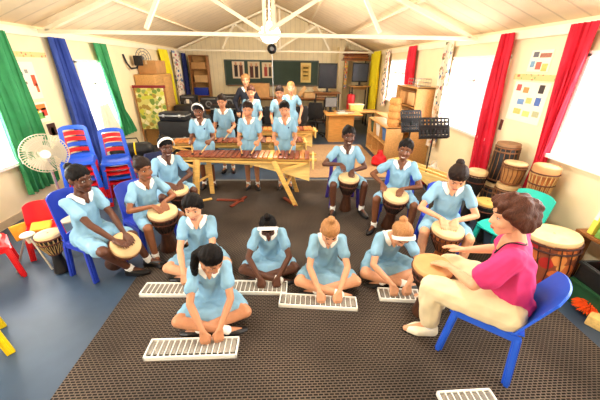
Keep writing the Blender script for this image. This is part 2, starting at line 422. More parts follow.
        bl = Blob()
        bl.add(pr(LEG[1][0], .094*G), pr(LEG[-1][0], .094*G), pr(T(0, 0, .04), (.112*G, .09*G, .05), RL))
        for s in (1, -1):
            hip, kn, an, fd = LEG[s]
            bl.limb(pr(hip, .096*G), pr(hip.lerp(kn, .5), .086*G), pr(kn, .068*G), pr(kn.lerp(an, .35), .068*G), pr(kn.lerp(an, .80), .056*G))
        tm = bl.build(vox*1.1, 3); ripple(tm, .004*S, (34, 34, 22), 5); tm.materials.append(CREAMT); link('trousers', tm, root)
    elif outfit == 'jacket':
        bl = Blob(); torso_cloth(bl, .018, sleeve=1.0, flare=.0)
        bl.add(pr(LEG[1][0], .10*G), pr(LEG[-1][0], .10*G), pr(T(0, 0, .12), (.11*G, .085*G, .05), RL))
        for s in (1, -1): sh, el, w, *_ = ARM[s]; bl.limb(pr(el, .044), pr(w, .036))
        tm = bl.build(vox*1.1, 3); ripple(tm, .003*S, (30, 30, 24), 2); tm.materials.append(DARKJ); tops = link('jacket', tm, root)
        bl = Blob(); bl.add(pr(LEG[1][0], .094*G), pr(LEG[-1][0], .094*G))
        for s in (1, -1): hip, kn, an, fd = LEG[s]; bl.limb(pr(hip, .092), pr(kn, .066), pr(an, .05))
        tm = bl.build(vox*1.3, 2); tm.materials.append(DARKJ); link('trousers', tm, root)
    if outfit == 'teacher':
        bvh0 = BVHTree.FromPolygons([v.co.copy() for v in tops.data.vertices], [tuple(p.vertices) for p in tops.data.polygons]); pts = []
        for i in range(33):
            a = 2*math.pi*i/32; front = max(0, math.sin(a)); q, n, _, _ = bvh0.find_nearest(sc(T(.066*math.cos(a)*1.1, .058*math.sin(a)+.05*front**3, .412-.10*front**3))); pts.append(q+n*.004)
        lb = B(); lb.tube(pts[:-1], .0042, 6, True); lb.build('lanyard', CORD, root)
    # collar lying on the cloth
    if outfit in ('dress', 'jacket'):
        bvh = BVHTree.FromPolygons([v.co.copy() for v in tops.data.vertices], [tuple(p.vertices) for p in tops.data.polygons])
        def drop(p, off):
            q, n, i, d = bvh.find_nearest(p); return q+n*off
        def cf(u, v):
            a = math.pi/2 - (R(14)+u*(2*math.pi-R(28))); ca, sa = math.cos(a), math.sin(a)
            front = max(0, sa); fr = front**2
            ri, ro = .058, .092-.016*front
            p = Vector(((ri+(ro-ri)*v)*ca*1.05, (ri+(ro-ri)*v)*sa*.86, .412-.03*v))
            if fr > .02:
                k = min(1, fr*1.25)
                p = p.lerp(Vector((.020*(1 if ca >= 0 else -1)+ca*.035*v+ca*.012, .095, .374-.050*v)), k*.8)
            w = sc(T(*p)); w = drop(w, (.0075+.003*(1-v))*S) if v > .25 else drop(w, .011*S)
            return w
        cb = B(); cb.grid(cf, 36, 4, .005*S); cb.build('collar', WHITE, root, 60)
        if badge:
            p, n, i, d = bvh.find_nearest(sc(T(-.058, .12, .29))); bb = B(); bb.ball(p+n*.002, (.013*S, .005*S, .015*S), 2, rot_to(Vector((0, 0, 1)))); bb.build('badge', NAVYB, root)
        if outfit == 'dress' and kind == 'stand':
            bb = B(); bb.tube([sc(T(.116*G*math.cos(t), .093*G*math.sin(t), .085)) for t in [2*math.pi*i/24 for i in range(24)]], .009*S, 6, True); bb.build('belt', DRESS, root)
    # --- hair
    bl = Blob()
    bl.add(hp(0, -.018, .048, (.083, .0925, .085)), hi=True)
    bl.add(hp(0, -.045, .03, (.078, .068, .075)), hp(0, -.05, -.025, (.062, .05, .045)))
    if style == 'afro':
        bl.add(hp(0, -.022, .056, (.086, .094, .086)), hi=True)
    if style in ('bun', 'topbun'):
        c = (0, -.105, .085) if style == 'bun' else (0, -.055, .142)
        bl.add(hp(*c, .036)); bl.add(hp(c[0], c[1]*.8, c[2]-.02, .03), hp(*c, .028))
    if style == 'pony':
        bl.limb(hp(0, -.10, .06, .028), hp(0, -.145, .03, .032), hp(0, -.16, -.06, .030), hp(0, -.15, -.16, .014))
    if style == 'sidepony':
        bl.limb(hp(.03, -.095, .03, .03), hp(.085, -.085, -.01, .034), hp(.108, -.03, -.075, .034), hp(.105, .005, -.15, .026), hp(.10, .015, -.19, .010))
        bl.add(hp(.05, -.03, .05, (.045, .06, .06)), hp(-.03, -.03, .05, (.05, .06, .06)))
    if style == 'parted':
        bl.add(hp(.045, -.005, .06, (.045, .07, .055)), hp(.062, -.02, .0, (.026, .035, .04)))
        bl.add(hp(-.045, -.005, .06, (.045, .07, .055)), hp(-.062, -.02, .0, (.026, .035, .04)))
        bl.limb(hp(0, -.10, .0, .04), hp(0, -.115, -.08, .04), hp(0, -.11, -.15, .02))
    if style == 'waves':
        bl.add(hp(0, -.022, .050, (.087, .098, .087)), hi=True)
        bl.add(hp(.05, .045, .082, .032), hp(-.03, .052, .088, .030), hp(0, .0, .11, .04))
        for s in (1, -1): bl.add(hp(.074*s, -.008, .03, (.022, .045, .05)), hp(.070*s, -.05, -.02, (.026, .04, .05)), hp(.074*s, .03, .05, (.018, .03, .03)))
        bl.add(hp(.04, -.085, -.01, .042), hp(-.04, -.085, -.01, .042), hp(0, -.075, -.075, .036), hp(0, -.10, .05, .045))
    hm = bl.build(max(.0055, vox), 2)
    if style == 'afro': ripple(hm, .0022*S, (160, 160, 160), 3)
    elif style == 'waves': ripple(hm, .0048*S, (64, 64, 44), 9)
    else: ripple(hm, .0016*S, (150, 40, 120), 3)
    hm.materials.append(HAIR[hair]); link('hair', hm, root)
    if band:
        kx = 1.0
        def bf(u, v):
            t = (u-.5)*R(215); rr = .0035
            return sc(Hh(math.sin(t)*.089*kx, .030+(v-.5)*.030+math.cos(t)*.026, .047+math.cos(t)*.092-(v-.5)*.012*math.cos(t)))
        hb = B(); hb.grid(bf, 28, 3, .006*S); hb.build('headband', WHITE, root, 60)
    # --- shoes and socks
    for s in (1, -1):
        hip, kn, an, fd = LEG[s]; up = Vector((0, 0, 1)); e2 = (kn-an).normalized()
        shm, skm = (BLACKL, WHITE) if outfit != 'teacher' else (M('cream canvas', (238, 228, 204), .7, .05), WHITE)
        side = fd.cross(up).normalized()
        kf, kl = (1.22, .80) if outfit == 'teacher' else (1, 1)
        bl = Blob()
        bl.add(pr(an-fd*.038-up*.044, .031*kf), pr(an-fd*.030-up*.018, .033*kf), pr(an+fd*.09*kl-up*.043+side*.012, .032*kf), pr(an+fd*.09*kl-up*.043-side*.012, .032*kf), pr(an+fd*.152*kl-up*.050, .024*kf))
        sm = bl.build(.006, 2); sm.materials.append(shm); so = link('shoe', sm, root)
        c = get_co(sm)
        if kind != 'cross': c[:, 2] = np.maximum(c[:, 2], .002); set_co(sm, c)
        sb = B(); sb.hull([(sc(an-fd*.05-up*.066), .016*S), (sc(an+fd*.10-up*.068+side*.022), .014*S), (sc(an+fd*.10-up*.068-side*.022), .014*S), (sc(an+fd*.158-up*.066), .011*S)])
        for v in sb.bm.verts:
            if kind != 'cross': v.co.z = max(v.co.z, .001)
        sb.build('sole', M('rubber sole', (225, 215, 195) if outfit == 'teacher' else (30, 28, 28), .7, .1), so)
        if outfit == 'teacher':
            lb = B()
            for q in range(4): c0 = an+fd*(.025+.022*q)-up*(.004+.008*q); lb.tube([sc(c0-side*.026-up*.008), sc(c0+up*.004), sc(c0+side*.026-up*.008)], .004*S, 6)
            lb.build('laces', M('shoe laces', (150, 140, 120), .8, .1), so)
        kb = B(); kb.cyl(sc(an-e2*.015), sc(an+e2*.035), .036*S, .034*S, 14); kb.ball(sc(an-e2*.01), .036*S); kb.cyl(sc(an+e2*.03), sc(an+e2*.05), .038*S, .037*S, 14); kb.build('sock', skm, root, 60)
    root['_S'] = S
    mw = Matrix.Translation((pos[0], pos[1], 0)) @ Matrix.Rotation(face_rz(face), 4, 'Z')
    return root, (lambda x, y, z: mw @ (Vector((x, y, z))*S)), dict(ARM=ARM, LEG=LEG, head=mw @ sc(HCn), mw=mw, S=S)
# ------------------------------------------------------------------ the room
XL, XR, YB, YF, HW = -3.72, 3.08, 12.0, -1.6, 2.46
XM = (XL+XR)/2; RIDGE = 3.80
WALL = M('wall cream paint', (248, 232, 192), .7, .03, 3)
def planks(name, rgb, axis, pitch, depth=.5, rough=.6, dark=.80, var=.05):
    """painted boards: a fine groove every `pitch` metres along an object axis"""
    mt = M(name, rgb, rough, var, 4); nt = mt.node_tree; N = nt.nodes; L = nt.links; bs = N['Principled BSDF']
    tc = N.new('ShaderNodeTexCoord'); sp = N.new('ShaderNodeSeparateXYZ'); L.new(tc.outputs['Object'], sp.inputs[0])
    a = N.new('ShaderNodeMath'); a.operation = 'DIVIDE'; a.inputs[1].default_value = pitch; L.new(sp.outputs[axis], a.inputs[0])
    f = N.new('ShaderNodeMath'); f.operation = 'FRACT'; L.new(a.outputs[0], f.inputs[0])
    p = N.new('ShaderNodeMath'); p.operation = 'PINGPONG'; p.inputs[1].default_value = .5; L.new(f.outputs[0], p.inputs[0])
    g = N.new('ShaderNodeMapRange'); g.inputs['From Min'].default_value = 0; g.inputs['From Max'].default_value = .07; L.new(p.outputs[0], g.inputs[0])
    src = bs.inputs['Base Color'].links[0].from_socket
    mx = N.new('ShaderNodeMix'); mx.data_type = 'RGBA'; mx.blend_type = 'MULTIPLY'; mx.inputs[0].default_value = 1
    rp = N.new('ShaderNodeMapRange'); rp.inputs['To Min'].default_value = dark; L.new(g.outputs[0], rp.inputs[0])
    cb = N.new('ShaderNodeCombineColor'); [L.new(rp.outputs[0], cb.inputs[i]) for i in range(3)]
    L.new(src, mx.inputs[6]); L.new(cb.outputs[0], mx.inputs[7]); L.new(mx.outputs[2], bs.inputs['Base Color'])
    bp = N.new('ShaderNodeBump'); bp.inputs['Strength'].default_value = depth; bp.inputs['Distance'].default_value = .01
    L.new(g.outputs[0], bp.inputs['Height']); L.new(bp.outputs['Normal'], bs.inputs['Normal']); return mt
PLANK = planks('wall cream boards', (248, 234, 196), 0, .17, .6)
CEIL = planks('ceiling boards', (244, 222, 186), 1, .30, .7, .6, .78)
TRIM = M('trim white paint', (252, 242, 216), .5, .03, 5)
FRAMEW = M('window frame white', (250, 248, 242), .5, .03, 5)
LINO = M('floor blue grey lino', (56, 74, 95), .42, .2, 2.2, .03)
def glass_mat():
    mt = bpy.data.materials.new('window glass'); mt.use_nodes = True; nt = mt.node_tree; nt.nodes.clear()
    o = nt.nodes.new('ShaderNodeOutputMaterial'); t = nt.nodes.new('ShaderNodeBsdfTransparent'); g = nt.nodes.new('ShaderNodeBsdfGlossy'); g.inputs['Roughness'].default_value = .05
    x = nt.nodes.new('ShaderNodeMixShader'); x.inputs[0].default_value = .06
    nt.links.new(t.outputs[0], x.inputs[1]); nt.links.new(g.outputs[0], x.inputs[2]); nt.links.new(x.outputs[0], o.inputs[0]); return mt
GLASS = glass_mat()
def struct(b, name, mt=None): return tag(b.build(name, mt, None, 30), kind='structure')

b = B(); b.box((XM, (YB+YF)/2, -.05), (XR-XL+.2, YB-YF+.2, .1)); struct(b, 'floor', LINO)
# side walls with window openings (y0,y1,z0,z1)
WINL = [(2.75, 4.15, .75, 2.02), (5.80, 6.72, .72, 2.02), (-.6, 1.7, .75, 2.02)]
WINR = [(1.55, 3.12, 1.10, 2.14), (4.30, 5.72, 1.02, 2.14), (7.80, 9.15, 1.10, 2.16), (-.9, 1.0, 1.1, 2.14)]
def side_wall(name, x, wins, s):
    b = B(); t = .10; xc = x + s*t/2
    def seg(y0, y1, z0, z1): b.box((xc, (y0+y1)/2, (z0+z1)/2), (t, y1-y0, z1-z0))
    y = YF
    for (a, c, z0, z1) in sorted(wins):
        seg(y, a, 0, HW+.02); seg(a, c, 0, z0); seg(a, c, z1, HW+.02); y = c
    seg(y, YB, 0, HW+.02); struct(b, name, WALL)
    for (a, c, z0, z1) in wins:
        NW[0] += 1; b = B(); w = .05
        b.box((x-s*.005, (a+c)/2, z1), (.07, c-a+w, w)); b.box((x-s*.02, (a+c)/2, z0-.01), (.14, c-a+.12, .04))
        for y in (a, c): b.box((x-s*.005, y, (z0+z1)/2), (.07, w, z1-z0))
        n = max(2, round((c-a)/.62))
        for i in range(1, n): b.box((x+s*.02, a+(c-a)*i/n, (z0+z1)/2), (.04, .035, z1-z0))
        b.box((x+s*.02, (a+c)/2, z0+(z1-z0)*.70), (.04, c-a, .035))
        f = struct(b, f'window_{NW[0]}', FRAMEW)
        g = B(); g.box((x+s*.03, (a+c)/2, (z0+z1)/2), (.006, c-a, z1-z0)); g.build('pane', GLASS, f)
        l = bpy.data.lights.new('daylight', 'AREA'); l.shape = 'RECTANGLE'; l.size = z1-z0; l.size_y = c-a
        l.color = (1, .985, .96); l.energy = WINP*(c-a)*(z1-z0)*(1.0 if s > 0 else .9)
        o = bpy.data.objects.new('daylight', l); COL.objects.link(o); o.location = (x+s*.16, (a+c)/2, (z0+z1)/2); o.rotation_euler = (0, R(90)*s, 0)
NW = [0]; WINP = 50
side_wall('wall_left', XL, WINL, -1); side_wall('wall_right', XR, WINR, 1)
b = B(); b.prism([(XL-.1, YB, 0), (XR+.1, YB, 0), (XR+.1, YB, HW), (XM, YB, RIDGE+.06), (XL-.1, YB, HW)], (0, .1, 0)); struct(b, 'wall_back', PLANK)
b = B(); fw = [(-2.3, 1.7, .9, 2.1)]
for x0, x1, z0, z1 in ((XL-.1, fw[0][0], 0, HW), (fw[0][1], XR+.1, 0, HW), (fw[0][0], fw[0][1], 0, fw[0][2]), (fw[0][0], fw[0][1], fw[0][3], HW)): b.box(((x0+x1)/2, YF-.05, (z0+z1)/2), (x1-x0, .1, z1-z0))
b.prism([(XL-.1, YF, HW), (XR+.1, YF, HW), (XM, YF, RIDGE+.05)], (0, -.1, 0)); struct(b, 'wall_front', WALL)
b = B()
for x in (-2.3, -.97, .37, 1.7): b.box((x, YF-.03, 1.5), (.05, .07, 1.2))
for z in (.9, 2.1): b.box((-.3, YF-.03, z), (4.05, .07, .05))
f = struct(b, 'window_9', FRAMEW); g = B(); g.box((-.3, YF-.05, 1.5), (4.0, .006, 1.2)); g.build('pane', GLASS, f)  # unseen window behind the camera, opening sized for soft front fill
b = B(); b.box((1.98, 11.70, 1.30), (.18, .6, 2.60)); struct(b, 'wall_return', WALL)
b = B(); th = .06
for s, x in ((-1, XL-.12), (1, XR+.12)):
    zz = HW-.02
    b.prism([(x, YF, zz), (XM, YF, RIDGE), (XM, YF, RIDGE+th), (x, YF, zz+th)], (0, YB-YF+.1, 0))
struct(b, 'ceiling', CEIL)
b = B()
for s, x in ((-1, XL), (1, XR)): b.box((x-s*.025, (YB+YF)/2, HW-.07), (.05, YB-YF, .10))
struct(b, 'trim_1', TRIM)
b = B()
for s, x in ((-1, XL), (1, XR)): b.box((x-s*.008, (YB+YF)/2, .05), (.016, YB-YF, .10))
b.box((XM, YB-.008, .05), (XR-XL, .016, .1)); struct(b, 'baseboard_1', M('baseboard tan', (196, 178, 146), .6, .06))
# border strips of paper along the walls
STRIP = multi('border strip print', [(232, 170, 90), (240, 200, 120), (210, 120, 90), (150, 190, 120), (244, 220, 150)], 22, .7, (236, 206, 140), .35)
def truss(n, y):
    """white timber roof truss: chord, rafters, king post and web"""
    b = B(); w, h = .05, .085
    zc = 2.475; sl = (RIDGE-HW)/((XR-XL)/2)
    zr = lambda x: RIDGE - .075 - abs(x-XM)*sl
    b.bar((XL+.02, y, zc-.06), (XR-.02, y, zc-.06), w, h, (0, 1, 0))
    b.bar((XL+.16, y, zr(XL+.16)-.01), (XM, y, zr(XM)), w, h, (0, 1, 0)); b.bar((XR-.16, y, zr(XR-.16)-.01), (XM, y, zr(XM)), w, h, (0, 1, 0))
    b.bar((XM, y-.03, zc-.03), (XM, y-.03, zr(XM)), w, .09, (0, 1, 0)); b.bar((XM+.13, y+.03, zc), (XM+.13, y+.03, zr(XM)-.1), w, .07, (0, 1, 0))
    for s in (-1, 1):
        xm = XM+s*1.35
        b.bar((XM+s*.05, y+.04, zc), (xm, y+.04, zr(xm)), w, .07, (0, 1, 0)); b.bar((XM+s*1.80, y+.04, zc), (xm, y+.04, zr(xm)), w, .06, (0, 1, 0))
    return struct(b, f'roof_beam_{n}', TRIM)
truss(1, 5.15); truss(2, 11.0)
b = B()
for x in (XM-2.3, XM-1.15, XM, XM+1.15, XM+2.3):
    z = RIDGE - abs(x-XM)*(RIDGE-HW)/((XR-XL)/2) - .02
    b.box((x, (YB+YF)/2, z-.012), (.05, YB-YF, .03))
struct(b, 'trim_2', CEIL)

# ------------------------------------------------------------------ carpet and rug
def carpet_mat():
    mt = M('carpet brown weave', (28, 25, 24), .95, .22, 3.0); nt = mt.node_tree; N = nt.nodes; L = nt.links; bs = N['Principled BSDF']
    tc = N.new('ShaderNodeTexCoord'); br = N.new('ShaderNodeTexBrick'); L.new(tc.outputs['Object'], br.inputs['Vector'])
    br.offset = .5; br.inputs['Scale'].default_value = 1; br.inputs['Brick Width'].default_value = .036; br.inputs['Row Height'].default_value = .018
    br.inputs['Mortar Size'].default_value = .0046; br.inputs['Mortar Smooth'].default_value = .35; br.inputs['Bias'].default_value = 0
    mx = N.new('ShaderNodeMix'); mx.data_type = 'RGBA'; src = bs.inputs['Base Color'].links[0].from_socket
    nz = N.new('ShaderNodeTexNoise'); nz.inputs['Scale'].default_value = 1.3; L.new(tc.outputs['Object'], nz.inputs['Vector'])
    ml = N.new('ShaderNodeMath'); ml.operation = 'MULTIPLY'; L.new(br.outputs['Fac'], ml.inputs[0]); L.new(nz.outputs['Fac'], ml.inputs[1])
    m2 = N.new('ShaderNodeMath'); m2.operation = 'MULTIPLY'; m2.inputs[1].default_value = 1.25; m2.use_clamp = True; L.new(ml.outputs[0], m2.inputs[0])
    L.new(m2.outputs[0], mx.inputs[0]); L.new(src, mx.inputs[6]); mx.inputs[7].default_value = (*lin((116, 102, 90)), 1); L.new(mx.outputs[2], bs.inputs['Base Color'])
    bp = N.new('ShaderNodeBump'); bp.inputs['Strength'].default_value = .5; bp.inputs['Distance'].default_value = .004; L.new(br.outputs['Fac'], bp.inputs['Height']); L.new(bp.outputs['Normal'], bs.inputs['Normal'])
    bs.inputs['Specular IOR Level'].default_value = .1; return mt
b = B(); b.box((.45, 2.05, .006), (4.0, 6.25, .012), bev=.004)
tag(b.build('carpet', carpet_mat()), 'large brown carpet with tan weave under the sitting group', 'carpet')
b = B(); b.box((.45, 5.19, .004), (4.0, .06, .020), bev=.004); struct(b, 'trim_3', M('carpet strip grey', (120, 118, 112), .6, .1))
b = B(); b.box((.98, 6.62, .006), (2.15, 2.6, .012), bev=.004)
tag(b.build('rug', M('rug tan sisal', (176, 142, 104), .95, .15, 30, .3)), 'plain tan rug behind the back edge of the brown carpet', 'rug')

# ------------------------------------------------------------------ curtains and things on the walls
def curtain(name, side, top, bot, folds, mt, label, zt=2.36, tie=None, amp=.045, group=None, bulge=0.0):
    """gathered cloth hanging on a side wall; top/bot = (y0,y1); tie = (v, y0, y1) where it is drawn together"""
    x0 = (XL+.09) if side < 0 else (XR-.09); s = -side
    zt, zb = zt if isinstance(zt, tuple) else (zt, .4)
    def fn(u, v):
        if tie:
            tv, a, c = tie
            if v < tv: k = (v/tv)**1.15; y0, y1 = top[0]+(a-top[0])*k, top[1]+(c-top[1])*k
            else: k = ((v-tv)/(1-tv))**.8; y0, y1 = a+(bot[0]-a)*k, c+(bot[1]-c)*k
        else: y0, y1 = top[0]+(bot[0]-top[0])*v, top[1]+(bot[1]-top[1])*v
        y = y0+(y1-y0)*u + .012*math.sin(u*folds*12.6+v*3)
        ph = u*folds*2*math.pi
        x = x0 + s*(amp*(.55+.45*v)*(math.sin(ph+.8*math.sin(v*3))+.4*math.sin(2.3*ph+v*4)) + bulge*math.sin(v*math.pi))
        return (x, y, zt+(zb-zt)*v)
    b = B(); b.grid(fn, folds*8, 26, .006)
    o = b.build(name, mt, None, 80); tag(o, label, 'curtain', group); return o
GREEN = M('green curtain cloth', (60, 152, 96), .75, .16, 5); BLUE = M('blue curtain cloth', (58, 84, 172), .75, .16, 5); NAVY = M('navy curtain cloth', (44, 52, 116), .75, .16, 5)
RED = M('red curtain cloth', (216, 32, 58), .7, .14, 5); YELLOW = M('yellow curtain cloth', (252, 232, 40), .75, .08, 5)
PATT = multi('patterned curtain cloth', [(200, 80, 90), (90, 120, 160), (170, 150, 120), (220, 190, 150), (110, 130, 90), (150, 90, 110)], 11, .8, (246, 232, 212), .42)
curtain('curtain', -1, (3.95, 4.49), (3.90, 4.50), 6, GREEN, 'long green curtain nearest the camera, behind the round fan', (2.36, .30))
curtain('curtain', -1, (5.22, 5.60), (5.20, 5.80), 5, BLUE, 'blue curtain behind the stack of plastic chairs', (2.35, .22), amp=.06)
curtain('curtain', -1, (6.36, 6.80), (6.55, 7.25), 5, GREEN, 'slim green curtain beside the window with the white cloth', (2.34, .52), tie=(.72, 6.62, 6.92))
curtain('curtain', -1, (9.45, 10.1), (9.65, 10.4), 4, YELLOW, 'yellow curtain by the tall cardboard box on the window wall', (2.38, .75))
curtain('curtain', -1, (10.5, 11.1), (10.55, 11.2), 4, PATT, 'pale patterned curtain between the yellow and the navy curtain', (2.38, .7))
curtain('curtain', -1, (11.45, 11.85), (11.4, 11.85), 4, NAVY, 'dark navy curtain in the far corner beside the bookcase', (2.34, .9))
curtain('curtain', 1, (4.22, 4.48), (3.98, 4.42), 4, RED, 'narrow red curtain hanging straight beside the posters', (2.42, .35))
curtain('curtain', 1, (3.08, 3.40), (3.04, 3.26), 5, RED, 'red curtain tied in near its foot above the stacked drums', (2.42, .60), tie=(.80, 3.14, 3.22))
curtain('curtain', 1, (5.72, 6.02), (5.66, 5.98), 4, PATT, 'pale patterned curtain behind the two black music stands', (2.42, .5))
curtain('curtain', 1, (7.36, 7.80), (7.25, 7.75), 4, RED, 'short red curtain above the wooden shelf with boxes', (2.44, 1.35))
curtain('curtain', 1, (9.2, 9.55), (9.15, 9.5), 3, PATT, 'thin patterned curtain edging the far bright window', (2.44, .9))
curtain('curtain', 1, (10.1, 11.2), (10.05, 11.1), 5, YELLOW, 'yellow curtain in the far corner by the dark television', (2.44, .55))
CLOTHW = M('white sheer cloth', (250, 244, 226), .85, .03, 8)
curtain('curtain', -1, (6.0, 6.35), (5.85, 6.75), 5, CLOTHW, 'white cloth hanging low under the window behind the dark chair', (1.25, .25), amp=.05)
def wall_sheet(name, side, y0, y1, z0, z1, mt, label, cat='poster', group=None, t=.006):
    x = (XL+.005) if side < 0 else (XR-.005); b = B(); b.box((x, (y0+y1)/2, (z0+z1)/2), (t, abs(y1-y0), z1-z0))
    o = b.build(name, mt); tag(o, label, cat, group); return o
PAPER = M('poster paper', (250, 243, 222), .7, .03, 6)
def poster(side, y0, y1, z0, z1, label, blobs, group=None):
    """sheet with coloured printed patches (u,v,w,h,colour)"""
    x = (XL+.005) if side < 0 else (XR-.005); s = -side
    b = B(); b.box((x, (y0+y1)/2, (z0+z1)/2), (.006, abs(y1-y0), z1-z0)); o = b.build('poster', PAPER); tag(o, label, 'poster', group)
    for (u, v, w, h, c) in blobs:
        p = B(); p.box((x+s*.004, y0+(y1-y0)*u, z0+(z1-z0)*v), (.003, abs(y1-y0)*w, (z1-z0)*h))
        p.build('print', M('print %d %d %d' % c, c, .7, .15, 30), o)
    return o
poster(-1, 4.50, 4.86, 1.50, 2.00, 'white poster with a red figure and small drawings beside the long green curtain', [(.25, .7, .2, .08, (120, 120, 110)), (.3, .45, .25, .07, (140, 140, 120)), (.25, .2, .2, .06, (120, 120, 120)), (.8, .5, .2, .3, (228, 92, 60)), (.85, .3, .12, .25, (236, 120, 70)), (.55, .75, .15, .1, (150, 150, 140))])
poster(-1, 4.52, 4.86, 1.16, 1.45, 'colourful picture with orange and green patches above the round fan', [(.5, .75, .8, .3, (240, 140, 70)), (.4, .35, .6, .3, (120, 180, 90)), (.75, .5, .3, .4, (220, 80, 60)), (.3, .6, .3, .2, (250, 210, 90))])
poster(-1, 4.72, 4.90, .93, 1.13, 'small dark brown photograph above the stack of chairs', [(.5, .5, .95, .95, (70, 44, 36)), (.5, .35, .4, .6, (226, 196, 170))])
wall_sheet('border_strip', -1, 4.42, 5.18, 2.06, 2.13, STRIP, 'printed paper border strip above the poster with the red figure', 'border')
poster(1, 3.60, 3.93, 1.96, 2.20, 'small pictures of birds and flowers high between the red curtains', [(.75, .8, .25, .25, (110, 110, 120)), (.3, .75, .5, .2, (180, 120, 100)), (.8, .35, .2, .3, (130, 170, 200)), (.5, .28, .25, .35, (226, 110, 90)), (.2, .2, .25, .35, (240, 200, 110))])
wall_sheet('border_strip', 1, 3.38, 4.12, 1.86, 1.93, STRIP, 'printed paper border strip between the two nearer red curtains', 'border')
poster(1, 3.48, 4.05, 1.36, 1.84, 'sheet of many small coloured pictures above the black drums', [(.85, .85, .14, .16, (200, 90, 90)), (.62, .8, .16, .14, (210, 150, 90)), (.2, .85, .14, .2, (70, 60, 60)), (.68, .5, .2, .14, (120, 160, 210)), (.45, .55, .16, .14, (240, 200, 120)), (.2, .55, .15, .2, (90, 120, 190)), (.7, .25, .22, .14, (240, 196, 110)), (.42, .22, .2, .14, (236, 220, 130)), (.15, .25, .18, .14, (190, 190, 150))])
poster(1, 4.06, 4.13, 1.18, 1.34, 'tiny dark photograph beside the narrow red curtain', [(.5, .5, .9, .9, (90, 60, 50))])
poster(1, 3.30, 3.38, 1.62, 1.80, 'tiny dark card beside the tied red curtain', [(.5, .5, .9, .9, (60, 50, 50))])

# ------------------------------------------------------------------ light
w = bpy.data.worlds.new('world'); SC.world = w; w.use_nodes = True
bg = w.node_tree.nodes['Background']; bg.inputs[0].default_value = (1, .985, .955, 1); bg.inputs[1].default_value = 1.25
def lamp(name, loc, size, energy, color=(1, .96, .88), rot=(0, 0, 0)):
    l = bpy.data.lights.new(name, 'AREA'); l.shape = 'RECTANGLE'; l.size, l.size_y = size; l.energy = energy; l.color = color
    o = bpy.data.objects.new(name, l); COL.objects.link(o); o.location = loc; o.rotation_euler = rot; return o
LAMPW = bpy.data.materials.new('lamp diffuser lit'); LAMPW.use_nodes = True
LAMPW.node_tree.nodes['Principled BSDF'].inputs['Emission Color'].default_value = (1, .95, .84, 1); LAMPW.node_tree.nodes['Principled BSDF'].inputs['Emission Strength'].default_value = 9
def fill_batten(x, y, z, energy, label, ln=1.2):  # added tube fitting above the frame, brightens the front of the room
    r = empty('fill_light', (x, y, z), 0, label, 'ceiling light', 'added fill lights out of view')
    b = B(); b.box((0, 0, .05), (.12, ln, .05), bev=.01); b.build('housing', TRIM, r)
    b = B(); b.tube([(0, -ln*.46, 0), (0, ln*.46, 0)], .03, 10); b.build('tube', LAMPW, r)
    lamp('lamp light', (x, y, z-.06), (.14, ln), energy)
t = empty('pendant_lamp', (-.30, 6.3, 2.52), 0, 'glowing white globe lamp hanging at the middle of the roof truss', 'ceiling light')
b = B(); b.lathe([(.02, -.15), (.12, -.12), (.19, -.03), (.20, .03), (.15, .12), (.05, .16)], n=24); b.build('globe', LAMPW, t)
b = B(); b.cyl((0, 0, .15), (0, 0, RIDGE-2.52-.03), .012); b.lathe([(.06, .15), (.05, .20), (.015, .22)], n=16); b.build('rod', TRIM, t)
for z_, e_ in ((.30, 80), (-.22, 110)):
    l = bpy.data.lights.new('lamp light', 'POINT'); l.energy = e_; l.color = (1, .93, .8); l.shadow_soft_size = .12; o = bpy.data.objects.new('lamp light', l); COL.objects.link(o); o.location = (-.30, 6.3-.0, 2.52+z_)
fill_batten(XM+1.3, 2.2, 3.0, 40, 'added fill light out of view above the sitting girls'); fill_batten(XM-1.3, 2.2, 3.0, 40, 'added fill light out of view above the chair stacks')
SC.view_settings.view_transform = 'Standard'; SC.view_settings.look = 'None'; SC.view_settings.gamma = 1; SC.view_settings.exposure = .26
try: SC.view_settings.use_curve_mapping = False
except Exception: pass
SC.cycles.use_denoising = True
SC.cycles.max_bounces = 8; SC.cycles.diffuse_bounces = 5
